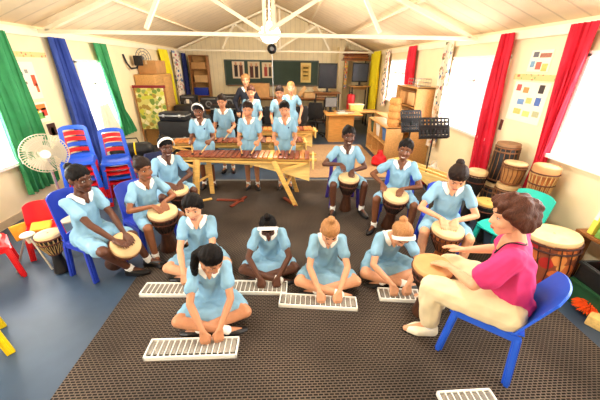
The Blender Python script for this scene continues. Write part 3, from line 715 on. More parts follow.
# ------------------------------------------------------------------ drums
SHELL = wood('djembe wood dark', (74, 44, 28), .6, 9, (6, 6, 1)); SHELLB = M('djembe black paint', (30, 27, 26), .45, .25, 12); SHELLT = wood('djembe wood tan', (176, 112, 62), .7, 9, (6, 6, 1))
SHELLO = wood('djembe wood orange', (158, 88, 40), .55, 9, (6, 6, 1))
HIDE = M('drum hide', (214, 186, 138), .6, .14, 9); HIDEW = M('drum hide rubbed', (204, 172, 124), .6, .18, 6); ROPE = M('drum rope', (44, 36, 32), .9, .2, 40); ROPEY = M('drum rope tan', (206, 172, 112), .9, .2, 40); RINGM = M('drum ring cloth', (92, 50, 34), .8, .2, 20)
def djembe(label, pos, tilt=(0, 0), h=.58, r=.145, shell=None, hide=None, rope=None, ring=None, group=None, lift=None):
    """goblet drum standing (or leaning by tilt = (x,y) slope of its axis) on its foot"""
    shell, hide, rope, ring = shell or SHELL, hide or HIDE, rope or ROPE, ring or RINGM
    ax = Vector((tilt[0], tilt[1], 1)).normalized(); rot = rot_to(ax)
    foot = r*.66; dz = foot*math.sqrt(max(0, 1-ax.z**2)) if lift is None else lift
    t = empty('djembe', (pos[0], pos[1], dz+.012), 0, label, 'drum', group); t.rotation_euler = rot.to_euler()
    pf = [(0.60*r, 0), (.66*r, .012), (.62*r, .08*h), (.48*r, .26*h), (.40*r, .40*h), (.43*r, .47*h), (.62*r, .58*h), (.84*r, .70*h), (.96*r, .84*h), (.99*r, .97*h), (.97*r, .985*h)]
    b = B(); b.lathe(pf, n=28); b.build('shell', shell, t)
    b = B(); b.lathe([(1.035*r, .905*h), (1.04*r, .96*h), (1.02*r, .993*h), (.97*r, 1.003*h), (.6*r, 1.006*h), (.01, 1.007*h)], n=28, cap=False)
    b.lathe([(.99*r, .90*h), (1.03*r, .905*h)], n=28, cap=False); b.build('drumhead', hide, t, 60)
    for z, rr in ((.925, 1.055), (.80, .965), (.50, .50)):
        b = B(); b.tube([(rr*r*math.cos(a), rr*r*math.sin(a), z*h) for a in [2*math.pi*i/24 for i in range(24)]], .0085, 6, True); b.build('ring', ring, t)
    b = B(); n = 18
    for i in range(n):
        for d in (-.5, .5):
            p = []
            for k, (rr, z) in enumerate(((1.05*r, .915*h), (.985*r, .83*h), (.90*r, .72*h), (.70*r, .60*h), (.50*r, .505*h))):
                a = 2*math.pi*(i+d*k/4)/n; p.append((rr*math.cos(a), rr*math.sin(a), z))
            b.tube(p, .0035, 4)
    b.build('rope_lacing', rope, t); return t
# ------------------------------------------------------------------ chairs
def plastic_chair(mt, label, pos, face, h=.42, w=.42, back=.36, group=None, z=0.0, slot=True, lean=.10, sv=(.10, .42)):
    """moulded one-colour stacking chair: curved seat, backrest with an open slot, four splayed legs; local +Y is the front"""
    t = empty('plastic_chair', (pos[0], pos[1], z+.0), face_rz(face), label, 'chair', group); d = w*.95
    b = B()
    def sf(u, v):
        x, y = (u-.5)*w, (v-.5)*d
        return (x, y, h-.012*math.cos((u-.5)*math.pi)*1.2 + .015*abs(2*u-1)**3 - .022*max(0, v-.85)/.15 + .02*max(0, .15-v)/.15)
    b.grid(sf, 14, 14, .012)
    for s in (-1, 1): b.bar((s*w*.5, -d*.48, h-.018), (s*w*.5, d*.47, h-.026), .014, .05)
    b.bar((-w*.49, d*.48, h-.03), (w*.49, d*.48, h-.03), .014, .045, (0, 1, 0)); b.build('seat', mt, t)
    b = B(); y0 = -d*.46
    def bf(u, v):
        x = (u-.5)*w*(1.02-.10*v); c = .05*(1-(2*u-1)**2)
        zz = h + .03 + v*back - .035*v*abs(2*u-1)**4
        return (x, y0 - v*back*lean*3 - c + .03, zz)
    if slot:
        def part(u0, u1, v0, v1, nu, nv): b.grid(lambda u, v: bf(u0+(u1-u0)*u, v0+(v1-v0)*v), nu, nv, .013)
        part(0, 1, sv[1], 1, 14, 8); part(0, .14, 0, sv[1], 3, 8); part(.86, 1, 0, sv[1], 3, 8); part(0, 1, -.08, sv[0], 14, 2)
    else: b.grid(bf, 14, 12, .013)
    b.build('backrest', mt, t)
    for sx in (-1, 1):
        for sy in (-1, 1):
            b = B(); b.bar((sx*w*.46, sy*d*.44, h-.02), (sx*w*.54, sy*d*.54, 0), .052, .030, (0, 1, 0), .005)
            b.bar((sx*w*.46, sy*d*.44, h-.02), (sx*w*.535, sy*d*.53, .012), .022, .050, (0, 1, 0), .004); b.build('leg', mt, t)
    return t
PB = M('plastic blue', (40, 92, 214), .35, .06, 6); PBD = M('plastic royal blue', (38, 62, 178), .35, .08, 6); PR = M('plastic red', (216, 26, 32), .35, .08, 6); PT = M('plastic teal', (36, 186, 170), .35, .06, 6); PY = M('plastic yellow', (252, 214, 20), .35, .06, 6)
PV = M('plastic violet', (72, 58, 150), .35, .08, 6)
STEEL = M('chrome steel', (190, 190, 188), .3, .06, 9, 0, .8); BLACKM = M('black metal', (28, 28, 30), .45, .2, 12); BLACKP = M('black plastic', (32, 32, 34), .5, .2, 12); GREYP = M('grey plastic', (120, 122, 124), .5, .1)
# ------------------------------------------------------------------ glockenspiels on the carpet
GFR = M('glockenspiel frame white', (246, 244, 236), .5, .03, 9); GBAR = M('glockenspiel bar grey', (140, 134, 124), .35, .18, 5, 0, .2)
def glock(label, c, rz, L=.68, W=.165, n=15, z=.012):
    t = empty('glockenspiel', (c[0], c[1], z), rz, label, 'glockenspiel', 'white framed glockenspiels on the carpet')
    b = B(); f = .011
    for s in (-1, 1): b.box((0, s*(W/2-f/2), .020), (L, f, .04), bev=.003)
    for s in (-1, 1): b.box((s*(L/2-f/2), 0, .020), (f, W, .04), bev=.003)
    st = (L-2*f)/n
    for i in range(1, n): b.box((-L/2+f+st*i, 0, .018), (.0065, W-2*f, .030))
    b.build('frame', GFR, t)
    b = B(); b.box((0, 0, .005), (L-.01, W-.01, .008)); b.build('base_board', M('glockenspiel base', (62, 54, 48), .8, .15), t)
    for i in range(n):
        b = B(); b.box((-L/2+f+st*(i+.5), .004, .030), (st*.66, (W-2*f)*.80, .010), bev=.002)
        b.ball((-L/2+f+st*(i+.5), -(W/2-f-.03), .036), .004, 1); b.build('bar', GBAR, t)
    return t
glock('white glockenspiel before the girl with the long side ponytail', (-.725, 1.563), 0)
glock('white glockenspiel before the centre-parted girl, left of the side-ponytail girl', (-1.045, 2.21), R(-2))
glock('white glockenspiel before the dark-haired girl with the white headband', (-.345, 2.22), R(-3))
glock('white glockenspiel before the sandy-haired girl with the top bun', (.275, 2.01), R(-6), .71, .145)
glock('white glockenspiel before the sandy-haired girl with a headband, partly behind the cream trousers', (1.215, 2.055), R(-6), .71, .15)
p0 = at(437, 391, .05); p1 = at(490, 388, .05)
glock('white glockenspiel cut off by the bottom edge of the picture', ((p0.x+p1.x)/2, p0.y-.085), math.atan2(p1.y-p0.y, p1.x-p0.x), (p1-p0).length, .18, 8)
# ------------------------------------------------------------------ marimbas
PINE = wood('marimba pine', (226, 178, 96), .82, 5, (1, 9, 9)); PINEL = wood('marimba pine pale', (240, 204, 126), .86, 5, (1, 9, 9))
KEYW = [wood('marimba bar rosewood', (116, 54, 28), .7, 7, (9, 1, 9)), wood('marimba bar red brown', (136, 68, 36), .7, 7, (9, 1, 9)), wood('marimba bar tan', (196, 122, 60), .75, 7, (9, 1, 9)), wood('marimba bar yellow', (232, 184, 84), .8, 7, (9, 1, 9))]
def marimba(label, a, b_, n=26, d0=.28, d1=.40, h=.77, seq=None, rear=False):
    a, b_ = Vector((*a, 0)), Vector((*b_, 0)); L = (b_-a).length
    t = empty('marimba', a, math.atan2(b_.y-a.y, b_.x-a.x), label, 'marimba', 'wooden marimbas in rows')
    st = L/n; rr = random.Random(3+int(L*100))
    for i in range(n):
        x = st*(i+.5); d = d0+(d1-d0)*i/n; b = B()
        b.box((x, d/2-.02, h-.011), (st*.86, d+.05, .022), bev=.003); b.cyl((x, .045, h-.001), (x, .045, h+.003), .005, n=8); b.cyl((x, d-.06, h-.001), (x, d-.06, h+.003), .005, n=8)
        k = seq[i] if seq and i < len(seq) else rr.choice([0, 0, 1, 1, 1, 2]); b.build('bar', KEYW[k], t)
    for y0, y1 in ((.04, .04), (d0-.05, d1-.07)):
        b = B(); b.bar((-.06, y0, h-.045), (L+.10, y1, h-.045), .035, .045, (0, 1, 0), .004); b.build('rail', PINE, t)
    for x, d in ((.0, d0), (L+.06, d1)):
        b = B(); b.box((x-.01, d/2-.01, h-.10), (.028, d+.04, .16), bev=.004); b.build('end_board', PINEL, t)
    # resonator trough: side boards deepening towards the low notes
    for y, dd, nm in ((.075, 0, 0), (d0-.085, d1-d0, 1)):
        b = B(); zt = h-.07
        pts = [(.05, y, zt), (.05, y, zt-.05), (.55*L, y+dd*.5, zt-.085), (.80*L, y+dd*.8, zt-.21), (L, y+dd, zt-.33), (L, y+dd, zt)]
        b.prism(pts, (0, .018, 0)); b.build('side_board', PINEL, t)
    b = B(); b.bar((.08, .02, h-.09), (L*.985, .02, h-.09), .03, .04, (0, 1, 0), .004); b.build('front_rail', PINE, t)
    # splayed trestle legs
    for x0, x1, ya, yb in ((.33*L*.5+.02, .33*L*.5-.07, -.005, -.06), (.33*L*.5+.09, .33*L*.5+.06, d0-.02, d0+.06), (.735*L, .90*L, -.005, -.07), (.80*L, .90*L, d1, d1+.08)):
        b = B(); b.bar((x0, ya, h-.06), (x1, yb, 0.0), .072, .034, (0, 1, 0), .004)
        for v in b.bm.verts: v.co.z = max(v.co.z, .012)
        b.build('leg', PINE, t)
    b = B(); b.bar((.02, .0, h-.09), (.33*L*.5+.02, -.01, h-.20), .04, .022, (0, 1, 0), .003); b.build('brace', PINE, t)
    b = B(); b.bar((.80*L, .0, h-.20), (L*.97, -.0, h-.09), .04, .022, (0, 1, 0), .003); b.build('brace', PINE, t)
    b = B(); b.bar((.33*L*.5-.02, -.03, .36), (.33*L*.5+.08, d0+.02, .36), .04, .022, (0, 0, 1), .003); b.build('cross_rail', PINE, t)
    b = B(); b.bar((.835*L, -.04, .36), (.86*L, d1+.04, .36), .04, .022, (0, 0, 1), .003); b.build('cross_rail', PINE, t)
    return t
marimba('long wooden marimba in front, with slanted pine trestle legs', (-1.68, 4.27), (.34, 4.12), 26, .27, .40, .77, [1, 1, 1, 1, 1, 1, 0, 0, 0, 0, 0, 0, 1, 0, 0, 0, 2, 2, 3, 2, 1, 0, 0, 1, 2, 1])
marimba('wooden marimba behind the three standing front girls', (-2.0, 5.08), (.30, 5.16), 24, .26, .36, .77, [2]*5)
marimba('short wooden marimba farthest back, behind the second marimba', (-.95, 6.0), (.55, 6.05), 16, .26, .36, .80, [2, 2, 1, 2, 1, 2, 2, 1, 2, 1, 1, 2, 2, 1, 2, 2])
# low pine marimba frame along the window side, behind the drummers
a, c = at(390, 160, .42), at(449, 182, .42)
t = empty('marimba', (a.x, a.y, 0), math.atan2(c.y-a.y, c.x-a.x), 'low pale marimba without bars behind the two drumming girls by the music stands', 'marimba', 'wooden marimbas in rows'); L = (c-a).length
for y in (-.02, .26):
    b = B(); b.prism([(0, y, .44), (0, y, .36), (L*.6, y, .30), (L, y, .12), (L, y, .44)], (0, .02, 0)); b.build('side_board', PINEL, t)
for x in (0, L): b = B(); b.box((x, .13, .40), (.03, .34, .09), bev=.004); b.build('end_board', PINE, t)
b = B(); b.box((L/2, .13, .43), (L, .05, .02)); b.build('rail', PINE, t)
for x in (.12, L-.12):
    for y in (0, .26): b = B(); b.bar((x, y, .40), (x+(.06 if x > L/2 else -.06), y, .012), .05, .03, (0, 1, 0)); b.build('leg', PINE, t)

# loose beaters and wood strips on the carpet before the front marimba
REDW = wood('red brown stick', (128, 54, 34), .7, 8, (9, 9, 1))
for i, (p, q, lb) in enumerate((((217, 201), (244, 202), 'flat red-brown wood strip lying before the front marimba'), ((231, 208), (246, 198), 'tilted red-brown wood strip nearest the camera before the marimba'), ((284, 199), (296, 207), 'dark wood strip lying by the right trestle leg of the marimba'), ((198, 203), (212, 200), 'pale short wood strip by the left trestle leg of the marimba'))):
    p, q = at(*p), at(*q); b = B(); b.bar((p.x, p.y, .025), (q.x, q.y, .025), .05, .022, (0, 0, 1), .004)
    tag(b.build('wood_strip', REDW if i < 3 else PINE), lb, 'wood strip')

# ------------------------------------------------------------------ furniture for the sitters is placed with the people; stacks along the windows
ORD = ('first', 'second', 'third', 'fourth', 'fifth', 'sixth', 'seventh', 'eighth', 'ninth')
def stack(base, face, seq, label, grp, dx=.030, dz=.088, w=.42):
    protos = {}; f = Vector((face[0], face[1], 0)).normalized(); n = len(seq); rz = face_rz(face)
    nm = {'b': 'blue', 'r': 'red'}; cnt = {}
    for i, c in enumerate(seq):
        loc = Vector((base[0], base[1], .0)) + f*(dx*i); loc.z = dz*i
        mt = PR if c == 'r' else PB; cnt[c] = cnt.get(c, 0)+1
        pos = 'chair on top' if i == n-1 else ('chair at the bottom' if i == 0 else f'chair {ORD[i]} from the floor')
        lb = f'{nm[c]} plastic {pos} of the {label}'
        if c not in protos: protos[c] = plastic_chair(mt, lb, (loc.x, loc.y), face, .38, w, .40, grp, loc.z, True, .06, (.02, .86)); protos[c].location.z = loc.z
        else:
            o = copy_tree(protos[c]); o.location = loc; o['label'] = lb
stack((-2.90, 4.06), (.42, -.90), 'brbrrb', 'tall stack beside the fan', 'taller stack of plastic chairs', .012, .080, .36)
stack((-2.58, 4.36), (.42, -.90), 'rbrrb', 'low stack behind the tall stack', 'lower stack of plastic chairs', .004, .074, .36)
# ------------------------------------------------------------------ pedestal fan
p = atX(45, 153, -3.10)
t = empty('pedestal_fan', (p.x, p.y, 0), face_rz((.75, -.9)), 'round white pedestal fan beside the stacked chairs', 'fan')
FANW = M('fan white plastic', (206, 196, 172), .4, .03)
b = B(); b.lathe([(.20, 0), (.20, .02), (.17, .04), (.03, .06)], n=24); b.build('base', FANW, t)
b = B(); b.cyl((0, 0, .05), (0, 0, p.z-.05), .016); b.build('pole', STEEL, t)
Rf = rot_to((0, 1, -.02)); b = B(); b.lathe([(.05, -.14), (.075, -.11), (.075, -.03), (.05, 0)], (0, -.02, p.z), Rf); b.cyl((0, -.10, p.z-.12), (0, -.10, p.z), .03); b.build('motor', FANW, t)
b = B(); rf = .245
for sgn in (1, -1):
    for i in range(46):
        a = 2*math.pi*i/46; b.tube([Rf @ Vector((k*math.cos(a+.25*k/rf), k*math.sin(a+.25*k/rf), sgn*(.05-.045*(k/rf)**2)))+Vector((0, .03, p.z)) for k in (.05, .11, .17, .22, rf)], .0028, 4)
for rr, zz in ((rf, 0), (.17, .026), (.10, .042), (.17, -.026)): b.tube([Rf @ Vector((rr*math.cos(a), rr*math.sin(a), zz))+Vector((0, .03, p.z)) for a in [2*math.pi*i/32 for i in range(32)]], .006 if rr == rf else .003, 5, True)
b.build('grille', FANW, t)
b = B()
for i in range(3):
    def bl_(u, v, i=i):
        a = 2*math.pi*i/3+(u-.5)*1.5*(.6+.4*v); k = .04+.18*v; return Rf @ Vector((k*math.cos(a), k*math.sin(a), (u-.5)*.05))+Vector((0, .03, p.z))
    b.grid(bl_, 6, 5, .003)
b.build('blades', M('fan blade grey', (200, 190, 166), .4, .04), t)
b = B(); b.lathe([(.055, .045), (.05, .06), (.01, .062)], (0, .03, p.z), Rf); b.build('hub_cap', M('hub white', (252, 250, 246), .3, .02), t)

# ------------------------------------------------------------------ drums along the right wall and by the left wall
def tub(name, label, base, z, h, r0, r1, mt, band, hidem=None, group=None, pat=None):
    """barrel drum: shell, hoops, lacing and hide"""
    t = empty(name, (base[0], base[1], z), 0, label, 'drum', group)
    b = B(); b.lathe([(r0*.94, 0), (r0, .01), ((r0+r1)/2*1.06, h*.5), (r1, h*.97), (r1*.97, h*.98)], n=28); b.build('shell', pat or mt, t)
    b = B(); b.lathe([(r1*1.03, h*.93), (r1*1.04, h*.97), (r1, h*1.0), (r1*.6, h*1.006), (.01, h*1.008)], n=28, cap=False); b.build('drumhead', hidem or HIDE, t, 60)
    for zz, rr in ((.90, r1*1.05), (.80, r1*1.06), (.08, r0*1.03)):
        b = B(); b.tube([(rr*math.cos(a), rr*math.sin(a), h*zz) for a in [2*math.pi*i/28 for i in range(28)]], .010, 6, True); b.build('hoop', band, t)
    b = B()
    for i in range(16):
        a = 2*math.pi*i/16; a2 = a+.10; b.tube([(r1*1.06*math.cos(a), r1*1.06*math.sin(a), h*.9), ((r0+r1)/2*1.085*math.cos(a2), (r0+r1)/2*1.085*math.sin(a2), h*.5), (r0*1.03*math.cos(a), r0*1.03*math.sin(a), h*.08)], .005, 5)
    b.build('rope_lacing', band, t); return t
PATD = multi('drum painted squares', [(222, 120, 60), (232, 150, 80), (190, 40, 36), (236, 170, 100), (150, 70, 44)], 9, .6, (150, 80, 50), .55)
bd = tub('barrel_drum', 'big barrel drum with painted squares behind the woman in pink', (2.62, 2.26), 0, .56, .19, .208, SHELLT, M('dark hoop', (70, 40, 34), .7, .2), HIDE, None, PATD); bd.rotation_euler = (R(-3), R(-5), 0)
djembe('black djembe with tan head, nearest the narrow red curtain', (2.52, 3.52), (0, 0), .76, .115, SHELLB, HIDEW)
djembe('black djembe with ochre head just behind the bowing girl drummer', (2.40, 3.04), (0, 0), .54, .125, SHELLB, M('drum hide ochre', (206, 166, 88), .6, .15, 8), ROPE)
djembe('dark djembe standing low between the teal chair and the ochre-headed djembe', (2.66, 2.98), (0, 0), .48, .12, SHELLB, HIDEW, ROPEY)
BANDB = M('drum hoop brown', (126, 84, 52), .7, .15)
tub('conga_drum', 'tall black drum carrying a second black drum, against the wall', (2.84, 3.54), 0, .60, .135, .145, SHELLB, BANDB, HIDEW)
tub('conga_drum', 'black drum on top of the tall black drum, below the picture sheet', (2.84, 3.54), .612, .52, .140, .130, SHELLB, BANDB, M('drum hide brown', (150, 112, 78), .6, .15, 8))
tub('bongo_drum', 'pale brown banded drum stacked on a dark drum under the red tied curtain', (2.76, 3.24), .70, .27, .10, .118, M('drum shell ochre', (176, 120, 66), .6, .2, 12), M('rope brown', (120, 76, 46), .8, .2), HIDEW)
tub('conga_drum', 'dark brown drum under the pale brown banded drum', (2.76, 3.24), 0, .69, .12, .125, SHELL, BANDB, HIDEW)
djembe('brown djembe with criss-cross ropes right of the tied red curtain', (2.86, 2.92), (0, 0), 1.02, .125, SHELLO, M('drum hide tawny', (190, 140, 92), .6, .15, 8), ROPEY)
# left wall group
djembe('black djembe with cream head and yellow netting beside the small red chair', (-2.36, 2.56), (0, .0), .46, .108, SHELLB, HIDE, ROPEY)

# ------------------------------------------------------------------ music stands
def music_stand(label, base, hz, face, w=.50, ht=.34):
    t = empty('music_stand', (base[0], base[1], 0), face_rz(face), label, 'music stand', 'black music stands')
    b = B(); b.cyl((0, 0, .25), (0, 0, hz), .012); b.build('pole', BLACKM, t)
    for k in range(3):
        a = 2*math.pi*k/3+.3; b = B(); b.tube([(0, 0, .30), (.26*math.cos(a), .26*math.sin(a), .012)], .010, 6); b.build('leg', BLACKM, t)
    rot = Matrix.Rotation(R(-22), 3, 'X'); b = B()
    def P(x, z): return rot @ Vector((x, 0, z)) + Vector((0, .02, hz))
    for x in [w*(i/8-.5) for i in range(9)]: b.bar(P(x, -ht/2), P(x, ht/2), .034, .006, (0, 1, 0))
    for z in [ht*(i/5-.5) for i in range(6)]: b.bar(P(-w/2, z), P(w/2, z), .034, .006, (0, 1, 0))
    b.bar(P(-w/2, -.02), P(w/2, -.02), .12, .005, (0, 1, 0)); b.build('desk', BLACKM, t)
    b = B(); b.bar(P(-w/2, -ht/2)+Vector((0, .03, 0)), P(w/2, -ht/2)+Vector((0, .03, 0)), .012, .06, (0, 0, 1)); b.build('ledge', BLACKM, t); return t
music_stand('black music stand nearer the wooden shelf', (2.155, 5.0), 1.15, (-.15, 1), .36, .34)
music_stand('black music stand nearer the bright window', (2.375, 4.6), 1.11, (-.1, 1), .50, .30)
# ------------------------------------------------------------------ people in their places
GS, GD, GM = 'girls cross-legged on the carpet', 'girls on chairs playing djembes', 'girls standing at the marimbas'
def V2(f): v = Vector((f[0], f[1])); return v.normalized()
def sitter(label, pos, face, S, lean=16, pitch=35, hx=.09, hy=.43, **k):
    return person(label, pos, face, S, 'cross', lean=lean, pitch=pitch, wr=((-hx, hy, .135), (hx, hy, .135)), hd=((.12, .45, -.85), (-.12, .45, -.85)), pn=((.1, -.8, -.45), (-.1, -.8, -.45)), curl=26, eh=((-.9, -.1, .1), (.9, -.1, .1)), vox=.0052, group=GS, **k)
sitter('girl with a long dark side ponytail cross-legged, nearest the camera', (-.66, 2.06), (.16, -1), 1.02, 14, 38, .06, .43, yaw=30, skin='tan', hair='black', style='sidepony')
sitter('girl with centre-parted dark hair cross-legged behind the side-ponytail girl', (-.94, 2.74), (.10, -1), 1.10, 7, 16, .10, .40, skin='fair', hair='black', style='parted')
sitter('dark-skinned girl with white headband cross-legged, bending over a glockenspiel', (-.19, 2.66), (.02, -1), 1.0, 18, 44, .085, .43, skin='dark', hair='black', style='topbun', band=True)
sitter('sandy-haired girl with a top bun cross-legged, looking down', (.39, 2.46), (-.03, -1), 1.04, 14, 40, .085, .43, skin='fair', hair='sandy', style='topbun')
sitter('sandy-haired girl with a white headband cross-legged beside the woman in pink', (1.03, 2.58), (.05, -1), 1.08, 26, 52, .07, .46, skin='fair', hair='sandy', style='bun', band=True)

def drummer(label, headpx, zh, face, S, chair, chlabel, drum, slope, r=.135, hd_h=.55, lean=8, pitch=16, dist=.36, ch=.38, hands=None, slot=True, shell=None, hide=None, kn=.19, legs=None, back=.36, **k):
    f = V2(face); dh = at(headpx[0], headpx[1], zh); ax = Vector((slope[0], slope[1], 1)).normalized()
    base = dh - ax*hd_h
    pos = (dh.x-f.x*dist, dh.y-f.y*dist)
    base.z = 0
    djembe(drum, (base.x, base.y), slope, hd_h, r, shell, hide, group='djembes being played')
    top = Vector((base.x, base.y, .012+r*.66*math.sqrt(1-ax.z**2))) + ax*hd_h
    rz = face_rz(face); inv = Matrix.Rotation(-rz, 3, 'Z'); lt = inv @ (top-Vector((pos[0], pos[1], 0)))/S; la = inv @ ax
    hz = (ch+.075)/S
    hs = hands or ((-.055, -.06, .055), (.055, -.06, .055))
    wr = [(lt.x+h[0], lt.y+h[1], lt.z+h[2]) for h in hs]
    if chair is not None: plastic_chair(chair, chlabel, (pos[0]-f.x*.03, pos[1]-f.y*.03), face, ch, .40 if back < .4 else .32, back, 'chairs under the drummers', 0, slot, .10 if back < .4 else .05)
    return person(label, pos, face, S, 'chair', hz=hz, lean=lean, pitch=pitch, wr=wr, hd=((.25, 1, -.42), (-.25, 1, -.42)), pn=((0, la.y*.3, -1),)*2, curl=12, eh=((-.9, -.35, -.25), (.9, -.35, -.25)),
                  knees=legs[0] if legs else [(-kn, .335, hz-.01), (kn, .335, hz-.01)], ankles=legs[1] if legs else [(-kn+.01, .34, .078), (kn-.01, .34, .078)], vox=.0055, group=GD, **k)
drummer('dark-skinned girl with pulled-back hair drumming, seated nearest the red chairs', (126, 242), .45, (.90, -.36), 1.05, PBD, 'blue chair under the girl drummer nearest the red chairs', 'dark djembe in the lap of the girl nearest the red chairs', (.85, -.50), .130, .50, 6, 12, .47, .39, back=.46, legs=([(-.14, .36, .40), (.16, .36, .40)], [(-.20, .42, .085), (-.03, .37, .085)]), fdir=[(-.5, 1, 0), (-.45, 1, 0)], yaw=4, skin='dark', hair='black', style='bun', slot=True, hide=HIDEW)
drummer('brown-skinned girl drumming between the chair stacks and the girl with a headband', (163, 213), .54, (.78, -.62), 1.00, PBD, 'blue chair under the girl in front of the chair stacks', 'dark djembe with pale head before the girl in front of the chair stacks', (.10, -.16), .145, .55, 8, 10, .33, .37, skin='brown', hair='dbrown', style='bun')
drummer('smiling dark-skinned girl with a white headband on a navy padded chair', (178, 190), .52, (.60, -.80), 1.05, None, '', 'small djembe held by the smiling girl with the headband', (.10, -.16), .125, .52, 10, 14, .35, .40, skin='dark', hair='black', style='bun', band=True, smile=True)
drummer('smiling dark-skinned girl drumming on a violet chair before the tan rug', (349, 178), .56, (.0, -1), 1.12, PV, 'violet chair under the smiling girl before the tan rug', 'dark djembe between the knees of the girl before the tan rug', (0, -.16), .140, .56, 4, 6, .34, .40, ((-.05, -.07, .055), (.10, -.07, .14)), skin='dark', hair='black', style='bun', smile=True, kn=.20)
drummer('smiling brown-skinned girl drumming before the low pale marimba', (396, 196), .54, (-.42, -.92), 1.08, PBD, 'blue chair under the smiling girl before the low pale marimba', 'dark djembe with round pale head before the low pale marimba', (-.02, -.24), .150, .54, 6, 4, .34, .39, ((-.05, -.06, .055), (.17, -.10, .06)), skin='deep', hair='black', style='bun', smile=True, tilt=-6, kn=.21)
drummer('girl with dark bun bowing over her drum by the narrow red curtain', (448, 229), .54, (-.36, -.93), 1.08, PBD, 'blue chair under the bowing girl by the narrow red curtain', 'dark djembe played by the bowing girl with a dark bun', (-.06, -.14), .145, .53, 10, 42, .36, .40, shell=SHELLO, skin='fair', hair='dbrown', style='bun', kn=.19)
# navy padded chair behind the smiling girl with the headband
NAVYP = M('navy upholstery', (34, 40, 74), .8, .15, 20, .2)
def padded_chair(label, pos, face):
    t = empty('padded_chair', (pos[0], pos[1], 0), face_rz(face), label, 'chair')
    b = B(); b.box((0, 0, .40), (.42, .42, .06), bev=.02); b.build('seat', NAVYP, t)
    b = B(); b.grid(lambda u, v: ((u-.5)*(.40-.06*abs(2*v-1)**4), -.20-.07*v-.03*(1-(2*u-1)**2), .52+.36*v), 12, 10, .045); b.build('backrest', NAVYP, t)
    b = B()
    for s in (-1, 1): b.ball((s*.07, -.268+.03, .80), (.012, .01, .008), 1)
    b.build('button', M('white button', (240, 240, 240), .4, .02), t)
    for sx in (-1, 1):
        for sy in (-1, 1): b = B(); b.tube([(sx*.17, sy*.17, .40), (sx*.20, sy*.21, .0)], .013, 8); b.build('leg', BLACKM, t)
    for s in (-1, 1): b = B(); b.tube([(s*.12, -.18, .40), (s*.12, -.235, .42), (s*.12, -.255, .60)], .012, 6); b.build('support', BLACKM, t)
    return t
hp_ = at(178, 190, .52); f_ = V2((.60, -.80)); padded_chair('navy padded chair with two white buttons under the girl with the headband', (hp_.x-f_.x*.37, hp_.y-f_.y*.37), (.60, -.80))
# the woman in pink with her chair and drum
TF = V2((-.75, .66)); TP = (1.555, 1.485)
plastic_chair(PB, 'bright blue plastic chair under the woman in pink', (1.49, 1.545), TF, .42, .44, .33, None, 0, False, .13)
dh = at(433, 265, .56); ax = Vector((-.06, -.04, 1)).normalized(); bs_ = dh-ax*.55
djembe('dark djembe with golden head between the knees of the woman in pink', (bs_.x, bs_.y), (-.06, -.04), .55, .145, SHELL, M('drum hide golden', (204, 154, 98), .55, .15, 7), ROPE, group='djembes being played')
Rz = Matrix.Rotation(-face_rz(TF), 3, 'Z'); loc = lambda w: Rz @ (Vector(w)-Vector((TP[0], TP[1], 0)))/1.16
hl = loc(at(449, 266, .63)); hr = loc(at(464, 250, .66))
person('woman with short brown hair in a pink tee playing a djembe', TP, TF, 1.16, 'chair', hz=(.42+.095)/1.16, lean=10, pitch=14, yaw=24, wr=(hl, hr), hd=((.3, 1, -.25), (-.15, 1, .05)), pn=((0, 0, -1), (-.2, 0, -1)), curl=12, eh=((-.8, -.2, -.6), (.8, -.2, -.6)),
       knees=[(-.135, .40, .415), (.19, .38, .42)], ankles=[(-.13, .37, .085), (.18, .40, .085)], fdir=[(-.6, 1, 0), (-.1, 1, 0)], skin='fair', hair='brown', style='waves', outfit='teacher', adult=True, girth=1.20, vox=.0055)

def player(label, x, y, S, face=(0, -1), z=.80, bx=.15, hy=.27, mal=True, **k):
    hzw = (z+.10)/S
    r, l2w, inf = person(label, (x, y), face, S, 'stand', lean=k.pop('lean', 4), pitch=k.pop('pitch', 14), wr=((-bx, hy, hzw), (bx, hy, hzw)), hd=((.25, 1, -.35), (-.25, 1, -.35)), pn=((.7, .0, -.7), (-.7, .0, -.7)), curl=72, eh=((-.35, -.7, -1), (.35, -.7, -1)), vox=.0075, group=GM, **k)
    if mal:
        for s in (-1, 1):
            w = inf['mw'] @ (inf['ARM'][s][2]*S + inf['ARM'][s][3].normalized()*.07*S + Vector((-.012*s, 0, -.022)))
            d = (inf['mw'].to_3x3() @ Vector((-.25*s, 1, -.30))).normalized()
            t = empty('mallet', w-d*.06, 0, f'mallet in the {"right" if s > 0 else "left"} hand of the {MN[label]}', 'mallet', 'marimba mallets')
            b = B(); b.cyl((0, 0, 0), d*.32, .006); b.build('stick', PINE, t)
            b = B(); b.ball(d*.33, .020); b.build('head', M('mallet rubber', (60, 40, 36), .7, .1), t)
MN = {}
def pl(label, mn, *a, **k): MN[label] = mn; player(label, *a, **k)
pl('brown-skinned girl with white headband standing at the front marimba', 'headband girl at the front marimba', -1.38, 4.86, .985, (.06, -1), skin='deep', hair='black', style='bun', band=True, badge=True, smile=True)
pl('dark-haired girl with parted hair standing in the middle of the front marimba', 'middle girl at the front marimba', -.60, 4.82, 1.01, skin='tan', hair='dbrown', style='bun')
pl('dark-haired girl with a badge standing by the deep end of the front marimba', 'girl at the deep end of the front marimba', -.03, 4.84, 1.01, skin='tan', hair='black', style='bun', badge=True)
pl('girl behind the gap between the headband girl and the middle girl', 'girl at the second marimba', -1.18, 5.72, 1.02, skin='tan', hair='dbrown', style='bun')
pl('girl with light skin at the farthest marimba, right behind the middle girl', 'girl at the farthest marimba behind the middle girl', -.74, 6.60, 1.09, z=.83, skin='fair', hair='brown', style='bun')
pl('girl at the farthest marimba, right behind the badge-wearing girl', 'girl at the farthest marimba behind the badge-wearing girl', -.14, 6.55, 1.09, z=.83, skin='tan', hair='dbrown', style='bun')
